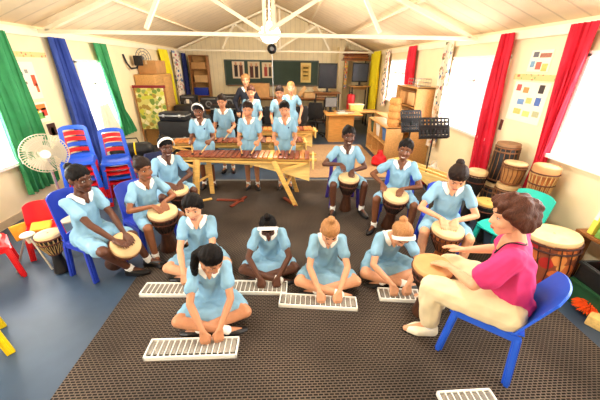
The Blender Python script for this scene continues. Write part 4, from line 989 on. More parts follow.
person('girl half hidden at the back behind the girls of the farthest marimba', (.10, 7.25), (.1, -1), 1.12, 'stand', lean=2, pitch=8, wr=((-.19, .06, .74), (.19, .06, .74)), hd=((0, .2, -1), (0, .2, -1)), skin='fair', hair='sandy', style='bun', vox=.008, group=GM)
person('person in a dark jacket and white collar standing at the very back', (-1.02, 7.95), (.1, -1), 1.21, 'stand', lean=2, pitch=8, wr=((-.19, .08, .74), (.19, .08, .74)), hd=((0, .2, -1), (0, .2, -1)), skin='fair', hair='sandy', style='parted', outfit='jacket', vox=.008)
# ------------------------------------------------------------------ furniture and clutter at the back and sides
CARD = M('cardboard', (196, 146, 92), .8, .10, 8); CARDL = M('cardboard pale', (218, 176, 122), .8, .10, 8); TAPE = M('parcel tape', (224, 196, 150), .4, .05)
SHELFW = wood('shelf wood', (206, 156, 94), .82, 5, (1, 9, 9)); SHELFD = wood('shelf wood brown', (160, 104, 56), .75, 5, (1, 9, 9)); DESKW = wood('desk wood', (220, 160, 86), .85, 5, (1, 9, 9))
def carton(label, c, size, rz=0.0, mt=None, group=None, z=None, opened=False):
    """cardboard box with flaps and tape; c = centre of its base"""
    t = empty('cardboard_box', c, rz, label, 'box', group); w, d, h = size; mt = mt or CARD
    b = B(); b.box((0, 0, h/2), (w, d, h), bev=.004); b.build('body', mt, t)
    if opened:
        for s in (-1, 1): b = B(); b.bar((s*w/2, 0, h), (s*(w/2+.10), 0, h+.08), d*.96, .006, (0, 1, 0)); b.build('flap', mt, t)
    else:
        
        for s in (-1, 1): b = B(); b.box((0, s*d/4, h+.002), (w*.99, d/2-.004, .005)); b.build('flap', mt, t)
        b = B(); b.box((0, 0, h+.0055), (w*1.002, .05, .002)); b.box((w/2+.001, 0, h-.04), (.002, .05, .09)); b.box((-w/2-.001, 0, h-.04), (.002, .05, .09)); b.build('tape', TAPE, t)
    return t
def bookcase(label, c, w, d, h, rz, shelves, mt, back=True, div=0):
    """open case: sides, top, bottom, shelves, back; local -Y is the open front"""
    t = empty('bookcase', c, rz, label, 'shelf'); k = .025
    for s in (-1, 1): b = B(); b.box((s*(w/2-k/2), 0, h/2), (k, d, h), bev=.003); b.build('side_panel', mt, t)
    b = B(); b.box((0, 0, h-k/2), (w, d+.01, k), bev=.003); b.build('top_panel', mt, t)
    b = B(); b.box((0, 0, .05), (w-2*k, d-.01, k)); b.box((0, -d/2+.03, .025), (w-2*k, .02, .05)); b.build('plinth', mt, t)
    for i in range(1, shelves): b = B(); b.box((0, 0, .05+(h-.06)*i/shelves), (w-2*k, d-.02, k*.8)); b.build('shelf', mt, t)
    for i in range(1, div+1): b = B(); b.box((-w/2+w*i/(div+1), 0, h/2), (k*.8, d-.02, h-.06)); b.build('divider', mt, t)
    if back: b = B(); b.box((0, d/2-.006, h/2), (w-.01, .010, h-.01)); b.build('back_panel', SHELFW, t)
    return t
# blackboard with posters on the back wall
t = empty('blackboard', (-.53, YB-.02, 1.30), 0, 'long dark green blackboard on the back wall', 'blackboard'); BBG = M('blackboard green', (58, 76, 66), .7, .10, 3)
b = B(); b.box((0, 0, .42), (3.44, .02, .84)); b.build('board', BBG, t)
b = B()
for z in (0, .84): b.box((0, -.012, z), (3.5, .03, .04))
for x in (-1.74, 1.74): b.box((x, -.012, .42), (.04, .03, .86))
b.build('frame', M('board frame grey', (92, 100, 92), .5, .1), t); b = B(); b.box((0, -.05, -.03), (3.4, .08, .02)); b.build('chalk_tray', SHELFD, t)
def back_poster(label, x0, x1, z0, z1, ground, blobs):
    o = B(); o.box(((x0+x1)/2, YB-.045, (z0+z1)/2), (x1-x0, .006, z1-z0)); o = tag(o.build('poster', M('sheet %d %d %d' % ground, ground, .7, .05)), label, 'poster')
    for (u, v, w, h, c) in blobs:
        p = B(); p.box((x0+(x1-x0)*u, YB-.050, z0+(z1-z0)*v), ((x1-x0)*w, .003, (z1-z0)*h)); p.build('print', M('print %d %d %d' % c, c, .7, .15, 30), o)
SK, DK, RD = (206, 150, 116), (60, 48, 46), (170, 70, 60)
back_poster('group photograph with dark figures at the board end by the bookcase', -2.0, -1.55, 1.52, 2.10, (232, 214, 186), [(.3, .45, .28, .7, DK), (.3, .85, .16, .2, SK), (.72, .45, .28, .7, (110, 66, 54)), (.72, .85, .16, .2, SK)])
back_poster('group photograph with red brown figures in the middle of the board', -1.42, -.98, 1.52, 2.10, (216, 196, 160), [(.3, .4, .3, .7, (90, 52, 44)), (.3, .8, .16, .2, SK), (.72, .4, .28, .7, DK), (.72, .8, .16, .2, SK)])
back_poster('third group photograph on the board beside the pole', -.90, -.50, 1.55, 2.08, (226, 206, 170), [(.35, .4, .3, .6, RD), (.35, .8, .16, .2, SK), (.75, .4, .25, .6, (80, 70, 60)), (.75, .8, .16, .2, SK)])
back_poster('yellow printed chart at the television end of the board', .55, .94, 1.40, 2.08, (240, 214, 140), [(.5, .5, .7, .75, (226, 190, 104)), (.5, .75, .5, .08, (150, 120, 70)), (.5, .55, .5, .06, (160, 130, 80)), (.5, .35, .5, .06, (150, 120, 70))])
# tables along the back with black equipment
def table(label, c, w, d, h, mt, rz=0):
    t = empty('table', c, rz, label, 'table')
    b = B(); b.box((0, 0, h-.015), (w, d, .03), bev=.004); b.build('tabletop', mt, t)
    for sx in (-1, 1):
        for sy in (-1, 1): b = B(); b.bar((sx*(w/2-.06), sy*(d/2-.06), h-.03), (sx*(w/2-.05), sy*(d/2-.05), 0), .04, .04); b.build('leg', BLACKM, t)
    b = B(); b.box((0, d/2-.08, h-.09), (w-.14, .02, .10)); b.build('apron', mt, t); return t
table('long dark table behind the last girls, on the bookcase side', (-2.25, 9.5, 0), 2.3, .7, .74, SHELFD)
table('long dark table under the blackboard carrying the cardboard boxes', (-.15, 10.9, 0), 3.2, .7, .96, SHELFD)
def amp(label, c, w, h, d=.34, cone=1, rz=0.0):
    t = empty('loudspeaker', c, rz, label, 'loudspeaker', 'black loudspeakers at the back')
    b = B(); b.box((0, 0, h/2), (w, d, h), bev=.015); b.build('cabinet', BLACKP, t)
    b = B(); b.box((0, -d/2-.004, h*.45), (w*.86, .012, h*.72), bev=.004); b.build('grille', M('speaker cloth', (52, 50, 50), .9, .2, 60), t)
    for k in range(cone): b = B(); r = min(w*.36, h*.30/cone); b.lathe([(r, 0), (r*.9, .006), (r*.3, -.01), (.01, 0)], (0, -d/2-.012, h*(.45+(.22*(2*k-1) if cone > 1 else 0))), rot_to((0, -1, 0)), cap=False); b.build('cone', GREYP, t)
    b = B(); b.box((0, -d/2-.004, h*.90), (w*.8, .010, h*.08)); b.build('control_strip', GREYP, t); return t
amp('black loudspeaker with a white label at the bookcase end of the dark table', (-2.95, 9.45, .74), .46, .40)
amp('squat black loudspeaker in the middle of the dark table', (-2.35, 9.5, .74), .52, .34)
amp('black loudspeaker by the person in the dark jacket', (-1.72, 9.5, .74), .50, .42)
amp('tall black loudspeaker on the floor behind the farthest marimba', (.55, 9.2, 0), .55, .80, .4, 2)
amp('dark loudspeaker on the floor right of the person in the jacket', (-.35, 9.0, 0), .60, .86, .4, 2)
b = B(); b.box((-2.95, 9.262, .98), (.09, .004, .12)); tag(b.build('paper_label', PAPER), 'white paper label taped on the black loudspeaker', 'label')
carton('large cardboard box under the group photographs', (-.95, 10.85, .97), (.72, .45, .44), 0, CARD)
carton('smaller cardboard box between the pole and the yellow chart', (.10, 10.85, .97), (.52, .4, .34), 0, CARDL)
carton('low open cardboard box at the table end near the television', (.82, 10.85, .97), (.42, .38, .16), R(8), CARDL, opened=True)
# keyboards / office chairs between
def office_chair(label, c, rz):
    t = empty('office_chair', c, rz, label, 'chair', 'dark office chairs')
    b = B(); b.box((0, 0, .46), (.46, .46, .08), bev=.03); b.build('seat', BLACKP, t)
    b = B(); b.grid(lambda u, v: ((u-.5)*(.44-.08*abs(2*v-1)**4), .22+.05*v+.03*(1-(2*u-1)**2), .56+.46*v), 12, 10, .05); b.build('backrest', BLACKP, t)
    b = B(); b.cyl((0, 0, .10), (0, 0, .42), .03); b.build('column', BLACKM, t)
    for k in range(5):
        a = 2*math.pi*k/5; b = B(); b.tube([(0, 0, .11), (.27*math.cos(a), .27*math.sin(a), .065)], .018, 6); b.ball((.27*math.cos(a), .27*math.sin(a), .032), .032, 2); b.build('leg', BLACKM, t)
    b = B(); b.tube([(0, .16, .44), (0, .26, .46), (0, .28, .62)], .016, 6); b.build('support', BLACKM, t)
office_chair('dark office chair behind the pedestal desk', (.95, 9.05, 0), R(160)); office_chair('dark office chair left of the pedestal desk, nearer the loudspeaker', (.25, 8.2, 0), R(-150)); office_chair('dark office chair behind the girl hidden at the back', (-.45, 8.15, 0), R(200))
def monitor(label, c, w, h, rz=0, mt=None, stand=True):
    t = empty('television', c, rz, label, 'television'); z = .12 if stand else 0
    b = B(); b.box((0, 0, z+h/2), (w, .07, h), bev=.012); b.build('case', BLACKP, t)
    b = B(); b.box((0, -.037, z+h/2), (w*.90, .004, h*.86)); b.build('screen', mt or M('dark screen', (40, 44, 54), .25, .1), t)
    if stand: b = B(); b.box((0, 0, .01), (w*.45, .2, .02), bev=.004); b.box((0, .01, .07), (.07, .04, .13)); b.build('stand', BLACKP, t)
    return t
q = atY(327, 88, 10.6); table('small stand table under the black television', (q.x, 10.6, 0), .9, .5, q.z-.13, SHELFD)
monitor('big black television beside the blackboard', (q.x, 10.55, q.z-.13), .62, .78)
# microphone pole with dark head before the board
q = atY(272, 49, 9.9); t = empty('microphone_stand', (q.x, 9.9, 0), 0, 'thin tall pole with a dark fan head before the blackboard', 'stand')
b = B(); b.cyl((0, 0, .03), (0, 0, q.z), .013); b.build('pole', STEEL, t); b = B(); b.lathe([(.18, 0), (.18, .02), (.02, .04)], n=20); b.build('base', BLACKM, t)
b = B(); b.lathe([(.02, .07), (.09, .04), (.14, 0), (.13, -.03), (.05, -.08)], (0, -.05, q.z), rot_to((0, -1, 0))); b.build('head', BLACKM, t); b = B(); b.lathe([(.06, 0), (.05, .015), (.01, .02)], (0, -.12, q.z), rot_to((0, -1, 0))); b.build('hub', GREYP, t)
# bookcase in the corner with boxes
bookcase('brown bookcase filled with boxes in the corner left of the blackboard', (-3.12, 11.7, 0), .62, .4, 2.28, 0, 5, SHELFD)
for i, (x, z, w, h, m_, lb) in enumerate(((-3.12, 1.82, .50, .22, CARD, 'brown box on the top shelf of the corner bookcase'), (-3.08, 1.38, .46, .24, CARDL, 'pale box on the second highest shelf of the corner bookcase'), (-3.12, .945, .50, .26, PBD, 'blue box on the middle shelf of the corner bookcase'))):
    carton(lb, (x, 11.62, z+.003), (w, .22, h), 0, m_, 'boxes in the corner bookcase')
# pedestal desk
t = empty('desk', (1.52, 8.55, 0), 0, 'pale wooden pedestal desk standing behind the tan rug', 'desk'); H_ = .78
b = B(); b.box((.08, 0, H_-.015), (1.02, .85, .03), bev=.004); b.build('desktop', DESKW, t)
b = B(); b.box((.02, -.30, H_/2-.02), (.68, .024, H_-.05)); b.build('front_panel', DESKW, t)
for s in (-1, 1): b = B(); b.box((.02+s*.34, .02, H_/2-.02), (.024, .66, H_-.05)); b.build('side_panel', DESKW, t)
b = B(); b.box((.02, .30, H_*.66), (.64, .024, H_*.42)); b.build('drawer_front', SHELFD, t)
monitor('grey computer monitor on the pedestal desk', (1.28, 8.72, .782), .36, .28, R(10), GREYP)
def book(label, c, w, d, h, rz, mt, group='books and papers on the pedestal desk'):
    t = empty('book', c, rz, label, 'book', group)
    b = B(); b.box((0, 0, .003), (w, d, .004)); b.box((0, 0, h-.003), (w, d, .004)); b.box((-w/2+.002, 0, h/2), (.004, d, h)); b.build('cover', mt, t)
    b = B(); b.box((.002, 0, h/2), (w-.012, d-.012, h-.008)); b.build('pages', PAPER, t); return t
book('white book on the camera side edge of the pedestal desk', (1.55, 8.32, .782), .28, .22, .03, R(12), M('cover white', (236, 230, 214), .5, .04)); book('brown book in the middle of the pedestal desk', (1.80, 8.45, .782), .26, .2, .04, R(-15), M('cover brown', (128, 80, 52), .5, .1)); book('grey flat book beside the monitor on the pedestal desk', (1.62, 8.68, .782), .24, .3, .03, R(5), M('cover grey', (150, 148, 146), .5, .1))
table('side table with a yellow tub behind the pedestal desk', (2.35, 9.3, 0), 1.0, .6, .74, SHELFW)
t = empty('storage_tub', (2.15, 9.25, .74), 0, 'pale yellow tub on the table behind the pedestal desk', 'tub'); b = B(); b.box((0, 0, .09), (.42, .28, .18), taper=.88, bev=.01); b.build('body', M('tub yellow', (236, 214, 130), .5, .06), t); b = B(); b.box((0, 0, .185), (.46, .31, .02), bev=.006); b.build('lid', M('tub lid', (246, 236, 190), .5, .04), t)
# far corner by the yellow curtain
q = atY(361, 69, 10.9); t2 = table('cupboard-high table in the far corner under the dark television', (q.x+.02, 11.0, 0), .70, .5, 1.36, SHELFW); monitor('dark grey television in the far corner under the stacked wooden bars', (q.x, 10.95, 1.36), .56, .62, 0, M('screen blue grey', (66, 76, 96), .3, .08))
q = atY(356, 57, 11.3)
t = empty('bar_shelf', (q.x, 11.35, 2.18), 0, 'wall shelf of stacked brown wooden bars above the corner television', 'shelf'); b = B(); b.box((0, 0, 0), (1.0, .45, .03)); b.build('board', SHELFD, t); b = B(); [b.box((s*.42, .20, -.08), (.03, .05, .14)) for s in (-1, 1)]; b.build('bracket', BLACKM, t)
for i in range(6):
    b = B(); b.bar((q.x-.46+.02*(i % 3), 11.25+.02*(i % 2), 2.222+.047*i), (q.x+.44-.03*(i % 2), 11.30, 2.222+.047*i), .14, .036, (0, 0, 1), .004)
    tag(b.build('wooden_bar', KEYW[(i*2) % 3]), f'brown wooden bar, {ORD[i]} from the bottom on the corner wall shelf', 'bar', 'bars on the corner wall shelf')
q = atY(351, 92, 10.4); t = empty('suitcase', (q.x, 10.35, 0), 0, 'tall red case standing before the corner table', 'case'); b = B(); b.box((0, 0, .58), (.24, .26, 1.10), bev=.04); b.build('shell', PR, t); b = B(); b.tube([(-.05, 0, 1.12), (-.05, 0, 1.18), (.05, 0, 1.18), (.05, 0, 1.12)], .012, 6); b.build('handle', BLACKM, t); b = B(); [b.cyl((s*.09, -.08, .03), (s*.09, .08, .03), .03) for s in (-1, 1)]; b.build('wheel', BLACKP, t)
wall = multi('paper flags', [(230, 90, 60), (240, 210, 70), (90, 150, 200), (230, 140, 120)], 16, .7, (236, 200, 150), .5)
b = B(); b.grid(lambda u, v: (2.10+.12*u, 11.40+.01*math.sin(u*9+v*6), 2.35-1.1*v), 6, 14, .006); tag(b.build('bunting', wall), 'narrow strip of colourful paper bunting beside the corner television', 'bunting')
# right side: low shelves, tall shelf, clutter
lowA = bookcase('low wooden shelf unit by the window wall, nearer the pedestal desk', (2.80, 7.98, 0), 1.15, .46, .80, R(-90), 2, SHELFW, True, 1)
bookcase('tall wooden shelf with boxes beside the music stands', (2.83, 6.62, 0), 1.15, .44, 1.62, R(-90), 4, SHELFW)
bookcase('low wooden shelf jutting out before the tall shelf', (2.34, 6.95, 0), 1.5, .38, .80, R(-90), 2, SHELFW, True, 2)
rr = random.Random(4)
for i, (y, z, m_, lb) in enumerate(((6.35, .875, CARD, 'brown box low in the tall shelf, camera end'), (6.85, .875, CARDL, 'pale box low in the tall shelf, far end'), (6.35, 1.255, CARDL, 'pale box at the top of the tall shelf, camera end'), (6.85, 1.255, CARD, 'brown box at the top of the tall shelf, far end'))):
    carton(lb, (2.80, y, z), (.36, .34, .24), R(90), m_, 'boxes in the tall wooden shelf')
for i, (y, m_, lb) in enumerate(((6.5, M('bin blue', (60, 110, 170), .5, .08), 'blue bin in the low jutting shelf, camera end'), (7.0, M('bin white', (230, 226, 216), .5, .05), 'white bin in the low jutting shelf, middle'), (7.45, M('bin dark green', (40, 84, 70), .5, .08), 'dark green bin in the low jutting shelf, far end'))):
    t = empty('bin', (2.33, y, .455), 0, lb, 'bin', 'bins in the low shelf'); b = B(); b.box((0, 0, .13), (.26, .30, .26), taper=.85, bev=.012); b.build('body', m_, t); b = B(); b.box((0, 0, .265), (.29, .33, .02), bev=.006); b.build('rim', m_, t)
BASK = M('basket weave', (206, 150, 84), .85, .25, 40, .4)
q = atY(398, 130, 6.15)
for i in range(4):
    b = B(); r_ = .13; b.lathe([(r_*.7, 0), (r_*.98, .05), (r_*1.02, .10), (r_*.92, .155), (r_*.80, .16), (r_*.86, .10), (r_*.6, .03)], (2.33, 6.38, .803+.145*i), n=22); tag(b.build('basket', BASK), f'round tan basket, {ORD[i]} from the bottom of the basket pile', 'basket', 'pile of baskets on the low shelf')
def sack(label, c, r, mt, name='bag', sub=None):
    bl = Blob(); bl.add((Vector((0, 0, r*.5)), (r, r*.8, r*.5)), (Vector((0, 0, r*1.1)), (r*.8, r*.6, r*.4))); bl.add((Vector((0, 0, r*1.2)), r*.5), (Vector((r*.1, 0, r*1.75)), r*.28))
    me = bl.build(.014, 2); ripple(me, .012, (22, 22, 14), c[0]); me.materials.append(mt); t = empty(name, c, 0, label, 'bag'); link('body', me, t)
    b = B(); b.tube([(-r*.3, 0, r*1.6), (-r*.25, 0, r*2.1), (r*.25, 0, r*2.1), (r*.35, 0, r*1.6)], .010, 6); b.build('handle', sub or mt, t); return t
q = at(397, 152); sack('red bag on the floor beside the low jutting shelf', (2.02, 6.05, 0), .17, M('red nylon', (206, 20, 30), .6, .1, 9, .2))
sack('red bag with white top below the music stands', (2.62, 4.95, 0), .17, M('red wool', (200, 30, 36), .8, .1, 9, .2), 'bag', M('white wool', (240, 236, 228), .8, .05)); sack('white bag below the music stands by the window wall', (2.84, 5.25, 0), .17, M('white nylon', (238, 234, 226), .7, .05, 9, .2))
sack('red toy sack on top of the low shelf by the pedestal desk', (2.80, 7.75, .80), .10, M('red nylon', (206, 20, 30)))
t = empty('wire_basket', (2.82, 6.5, 1.62), 0, 'grey wire basket on top of the tall shelf', 'basket'); b = B()
for z in (.0, .07, .14): b.tube([(-.14, -.24, z+.01), (.14, -.24, z+.01), (.14, .24, z+.01), (-.14, .24, z+.01)], .006, 5, True)
for y in (-.24, -.12, 0, .12, .24): b.tube([(-.14, y, .15), (-.14, y, .01), (.14, y, .01), (.14, y, .15)], .004, 5)
b.build('wires', STEEL, t)
# left side: cabinet, tall box, picture board, wall loudspeaker
t = empty('cabinet', (-3.46, 8.40, 0), R(90), 'pale wooden cabinet behind the bright picture board', 'cabinet'); b = B(); b.box((0, 0, .88), (1.15, .46, 1.74), bev=.006); b.build('body', SHELFW, t)
for s in (-1, 1):
    b = B(); b.box((s*.285, -.238, .90), (.55, .02, 1.62), bev=.004); d = b.build('door', SHELFW, t); b = B(); b.cyl((s*.05, -.25, .95), (s*.05, -.265, .95), .014); b.build('handle', STEEL, d)
carton('cardboard box lying on top of the pale cabinet', (-3.45, 8.4, 1.76), (.60, .44, .30), R(88), CARD); 
t = empty('cardboard_box', (-3.52, 9.25, 0), 0, 'tall narrow cardboard box beside the pale cabinet', 'box'); b = B(); b.box((0, 0, .86), (.32, .30, 1.72), bev=.004); b.build('body', CARD, t); b = B(); b.box((0, 0, 1.723), (.31, .29, .006)); b.build('flap', CARDL, t); b = B(); b.box((0, -.151, .86), (.05, .003, 1.70)); b.build('tape', TAPE, t)
PIC = multi('picture print', [(206, 206, 70), (120, 150, 60), (232, 226, 150), (150, 170, 90), (240, 232, 190), (170, 140, 60)], 11, .6, (214, 206, 120), .62)
t = empty('picture_board', (-3.30, 7.62, 0), R(6), 'tall yellow-green picture board with dark red top edge', 'board'); b = B(); b.box((0, 0, .98), (.70, .03, .98)); b.build('panel', PIC, t); b = B(); b.box((0, -.004, 1.49), (.74, .05, .06)); b.build('top_rail', M('dark red paint', (140, 36, 44), .5, .1), t)
for s in (-1, 1): b = B(); b.bar((s*.34, 0, 1.5), (s*.34, -.0, 0), .03, .035, (0, 1, 0)); b.build('post', SHELFD, t)
q = atX(134, 62, XL+.12); t = empty('bracket_loudspeaker', (XL+.02, q.y, q.z), 0, 'black loudspeaker on a curved wall bracket above the picture board', 'loudspeaker')
b = B(); b.tube([(0, -.25, .16), (.03, -.22, -.02), (.06, -.12, -.14), (.12, .05, -.13), (.14, .1, -.02)], .022, 7); b.build('bracket', BLACKM, t); b = B(); b.box((.15, .12, .03), (.14, .20, .22), bev=.02); b.build('cabinet', BLACKP, t); b = B(); b.lathe([(.07, 0), (.05, -.02), (.01, -.01)], (.222, .12, .03), rot_to((1, 0, 0)), cap=False); b.build('cone', GREYP, t)
q = atX(140, 58, XL+.05); t = empty('round_fan', (XL+.01, q.y+.1, q.z), 0, 'round grey wall fan beside the wall loudspeaker', 'fan'); b = B(); rt = rot_to((1, -.5, 0)); b.lathe([(.02, .0), (.06, .05), (.03, .10)], (0, 0, 0), rt); b.build('motor', GREYP, t); b = B()
for k in (.08, .15, .22): b.tube([rt @ Vector((k*math.cos(a), k*math.sin(a), .12)) for a in [2*math.pi*i/24 for i in range(24)]], .008, 5, True)
for i in range(10): a = 2*math.pi*i/10; b.tube([rt @ Vector((0, 0, .12)), rt @ Vector((.22*math.cos(a), .22*math.sin(a), .12))], .004, 4)
b.build('grille', GREYP, t)
# big drums and bag on the left behind the marimba
DRW = wood('bass drum wood', (136, 88, 56), .7, 6, (6, 6, 1))
bdm = tub('bass_drum', 'large brown drum lying on its side behind the marimba by the tall box', (-2.55, 7.1), .34, .48, .32, .32, DRW, M('hoop dark', (66, 44, 36), .6, .2), M('drum hide smoky', (150, 112, 84), .6, .3, 5)); bdm.rotation_euler = (R(90), 0, R(15)); bdm.location = (-2.62, 7.35, .335)
bdm = tub('bass_drum', 'upright dark brown drum beside the drum lying on its side', (-2.05, 7.5), 0, .62, .26, .27, SHELL, M('hoop dark', (66, 44, 36)), M('drum hide smoky', (150, 112, 84)))
sack('black bag lying on the upright dark brown drum', (-2.05, 7.5, .628), .18, BLACKP, 'bag')
q = atY(133, 152, 4.7); bl = Blob(); bl.add((Vector((-.22, 0, .16)), .14), (Vector((.22, 0, .16)), .14)); me = bl.build(.014, 2); ripple(me, .008, (18, 18, 14), 2); c_ = get_co(me); c_[:, 2] -= c_[:, 2].min(); set_co(me, c_); me.materials.append(BLACKP); t = empty('holdall', (-2.72, 5.15, .45), R(20), 'black holdall with a yellow band on the bench by the blue curtain', 'bag'); link('body', me, t)
b = B(); b.tube([(.05+.0*math.cos(a), .138*math.cos(a), .148+.138*math.sin(a)) for a in [2*math.pi*i/20 for i in range(20)]], .012, 6, True); b.build('band', PY, t); b = B(); b.tube([(-.1, 0, .27), (-.08, 0, .36), (.1, 0, .36), (.12, 0, .27)], .012, 6); b.build('handle', BLACKM, t)
t = empty('bench', (-2.76, 5.22, 0), R(20), 'low dark bench carrying the black holdall', 'bench'); b = B(); b.box((0, 0, .43), (.8, .42, .035), bev=.005); b.build('seat', SHELFD, t)
for sx in (-1, 1):
    for sy in (-1, 1): b = B(); b.bar((sx*.34, sy*.16, .42), (sx*.36, sy*.18, 0), .04); b.build('leg', BLACKM, t)
# ------------------------------------------------------------------ near corners
plastic_chair(PT, 'empty teal chair between the bowing girl and the woman in pink', (2.42, 2.66), (-.94, -.30), .40, .42, .36, None, 0, False, .12)
def crate(label, c, size, rz, mt, z=0):
    t = empty('crate', (c[0], c[1], z), rz, label, 'crate', 'dark crates by the big barrel drum'); w, d, h = size; b = B()
    for s in (-1, 1): b.box((0, s*(d/2-.01), h/2), (w, .02, h), bev=.004); b.box((s*(w/2-.01), 0, h/2), (.02, d, h), bev=.004)
    b.box((0, 0, .012), (w-.02, d-.02, .02)); b.build('body', mt, t); b = B()
    for s in (-1, 1): b.box((0, s*(d/2+.004), h-.02), (w+.02, .02, .03), bev=.004); b.box((s*(w/2+.004), 0, h-.02), (.02, d+.02, .03), bev=.004)
    b.build('rim', mt, t); return t
DG = M('crate dark green', (34, 84, 52), .5, .1); BKC = M('crate black', (32, 36, 36), .5, .15)
crate('dark green crate on the floor beside the big barrel drum', (2.84, 1.86), (.36, .36, .24), R(4), DG); crate('black crate stacked on the dark green crate', (2.84, 1.86), (.35, .35, .18), R(-2), BKC, .242)
t = empty('bucket', (2.85, 1.84, .28), 0, 'red plastic bucket in the black crate', 'bucket'); b = B(); b.lathe([(.09, 0), (.125, .20), (.132, .205), (.12, .20), (.085, .02)], n=24, cap=False); b.lathe([(.005, .012), (.09, .012)], n=24, cap=False); b.build('body', PR, t); b = B(); b.tube([(.13*math.cos(a), .0, .2+.13*math.sin(a)) for a in [math.pi*i/12 for i in range(13)]], .005, 5); b.build('handle', STEEL, t)
for i, (y, hh, cc, lb) in enumerate(((2.28, .34, (236, 226, 90), 'yellow folder leaning on the wall behind the big barrel drum'), (2.20, .36, (120, 170, 80), 'green folder beside the yellow folder'), (2.12, .33, (226, 110, 110), 'pink folder beside the green folder'), (2.04, .35, (90, 90, 100), 'dark folder nearest the red bucket'))):
    t = empty('folder', (2.985, y, .55), 0, lb, 'folder', 'folders on the ledge by the big barrel drum'); b = B(); b.box((0, 0, hh/2), (.12, .05, hh), R_ := Matrix.Rotation(R(6), 3, 'Y'), bev=.004); b.build('cover', M('folder %d' % i, cc, .5, .08), t); b = B(); b.box((-.064, 0, hh*.6), (.003, .032, hh*.3), R_); b.build('spine_label', PAPER, t)
t = empty('ledge', (2.98, 2.16, 0), 0, 'narrow box ledge under the folders', 'ledge'); b = B(); b.box((0, 0, .535), (.18, .46, .03), bev=.004); b.build('board', SHELFD, t); 
for s in (-1, 1): b = B(); b.box((.02, s*.2, .26), (.12, .03, .52)); b.build('support', SHELFD, t)
# orange pompom and a wood block
q = at(590, 309, .05); rr = random.Random(2); t = empty('pompom', (q.x, q.y, 0), 0, 'fluffy orange pompom on the floor beside the carpet edge', 'pompom'); OR = M('pompom orange', (250, 92, 24), .85, .15, 30)
b = B(); b.ball((0, 0, .065), (.07, .07, .05)); b.build('core', OR, t); b = B()
for i in range(420):
    d = Vector((rr.gauss(0, 1), rr.gauss(0, 1), abs(rr.gauss(0, .8)))).normalized(); p = Vector((d.x*.06, d.y*.06, .06+d.z*.04)); e_ = p+Vector((d.x*.075, d.y*.075, d.z*.05-.012)); e_.z = max(.006, e_.z); b.tube([p, p.lerp(e_, .6)+Vector((0, 0, .012)), e_], [.006, .005, .002], 4)
tag(b.build('strands', OR, t), kind='stuff')
q = at(598, 322, .03); t = empty('wood_block', (q.x+.03, q.y, 0), R(30), 'pale wooden block by the orange pompom at the picture edge', 'block'); b = B(); b.box((0, 0, .05), (.22, .16, .10), bev=.01); b.build('body', PINEL, t); b = B(); b.box((0, -.081, .055), (.16, .004, .03)); b.build('slot', SHELL, t)
# left edge: red chairs, yellow chair, cushions, chrome stand
q = at(45, 262); plastic_chair(PR, 'small red chair with a yellow cushion beside the black djembe', (-2.76, 2.96), (.55, -.85), .30, .28, .23, None, 0, False, .10)
def cushion(label, c, size, mt, rot=(0, 0, 0)):
    bl = Blob(); w, d, h = size; bl.add(*[(Vector((sx*w/2, sy*d/2, 0)), h*.35) for sx in (-1, 1) for sy in (-1, 1)]); bl.add((Vector((0, 0, 0)), (w*.40, d*.40, h*.6)))
    me = bl.build(.008, 4); me.materials.append(mt); t = empty('cushion', c, 0, label, 'cushion'); t.rotation_euler = rot; link('body', me, t)
    b = B(); b.tube([(sx*w/2*1.12, sy*d/2*1.12, 0) for sx, sy in ((-1, -1), (1, -1), (1, 1), (-1, 1))], .007, 6, True); b.build('piping', mt, t); return t
YC = M('cushion amber cloth', (240, 176, 56), .8, .1, 12, .2); WC = M('cushion white cloth', (240, 232, 214), .85, .06, 12, .2)
cushion('amber cushion on the seat of the small red chair', (-2.75, 2.94, .335), (.15, .15, .05), YC, (R(8), R(4), R(30)))
cushion('amber cushion propped on the wall side of the small red chair', (-3.00, 2.96, .26), (.14, .15, .05), YC, (R(70), 0, R(60)))
plastic_chair(PR, 'red chair cut off by the left picture edge', (-2.98, 2.50), (.70, .72), .36, .38, .32, None, 0, False, .12)
cushion('white cushion on the red chair at the left picture edge', (-2.99, 2.50, .40), (.22, .22, .08), WC, (R(4), R(6), R(20)))
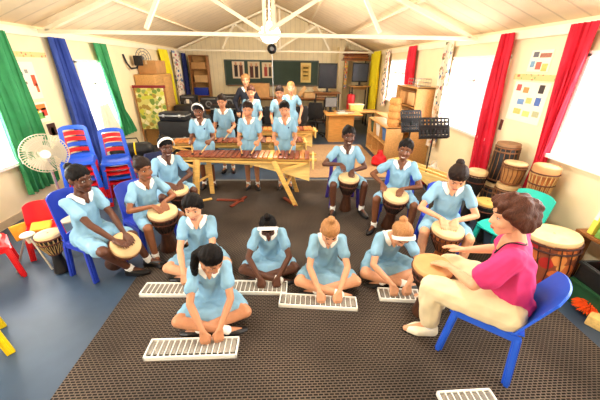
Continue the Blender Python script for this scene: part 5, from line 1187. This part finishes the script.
t = empty('drum_stand', (-2.66, 2.66, 0), 0, 'chrome tripod stand with cream pads between the two red chairs', 'stand')
for k in range(3): a = 2*math.pi*k/3-.4; b = B(); b.tube([(.03*math.cos(a), .03*math.sin(a), .36), (.19*math.cos(a), .19*math.sin(a), .010)], .010, 6); b.build('leg', STEEL, t)
b = B(); b.lathe([(.02, .30), (.03, .36), (.06, .38), (.065, .395), (.05, .41), (.02, .415)], n=20); b.build('pad', WC, t)
q = at(6, 345); plastic_chair(PY, 'yellow chair mostly outside the picture, only its legs showing', (-2.36, 1.575), (-.60, .55), .36, .36, .30, None, 0, False, .10)

# dark instrument cases crowding the space behind the marimbas
def hard_case(label, c, size, rz=0.0):
    t = empty('instrument_case', c, rz, label, 'case', 'black instrument cases at the back'); w, d, h = size
    b = B(); b.box((0, 0, h/2), (w, d, h), bev=.03); b.build('shell', BLACKP, t)
    b = B(); b.box((0, 0, h*.62), (w+.01, d+.01, .025), bev=.004); b.build('rim', STEEL, t)
    b = B(); b.tube([(-.09, -d/2, h*.5), (-.08, -d/2-.05, h*.5), (.08, -d/2-.05, h*.5), (.09, -d/2, h*.5)], .012, 6); b.build('handle', BLACKM, t)
    for s in (-1, 1): b = B(); b.box((s*w*.3, -d/2-.006, h*.62), (.05, .014, .06), bev=.003); b.build('latch', STEEL, t)
hard_case('big black case standing left of the headband girl, behind the second marimba', (-2.35, 6.35, 0), (.62, .34, .92), R(8))
hard_case('black case lying on the big black case', (-2.33, 6.35, .923), (.56, .30, .17), R(-6))
hard_case('long black case on the floor before the dark table', (-1.75, 8.75, 0), (1.0, .36, .70), R(-4))
hard_case('black case on top of the long black case', (-1.8, 8.75, .703), (.7, .34, .24), R(6))
hard_case('black case standing at the window-wall end of the dark table', (-2.85, 8.7, 0), (.55, .4, .95), R(4))
hard_case('wide black case under the blackboard table', (-.6, 10.4, 0), (1.3, .4, .66), 0)
hard_case('black case beside the loudspeaker near the pedestal desk', (.05, 9.6, 0), (.5, .4, .92), R(5))
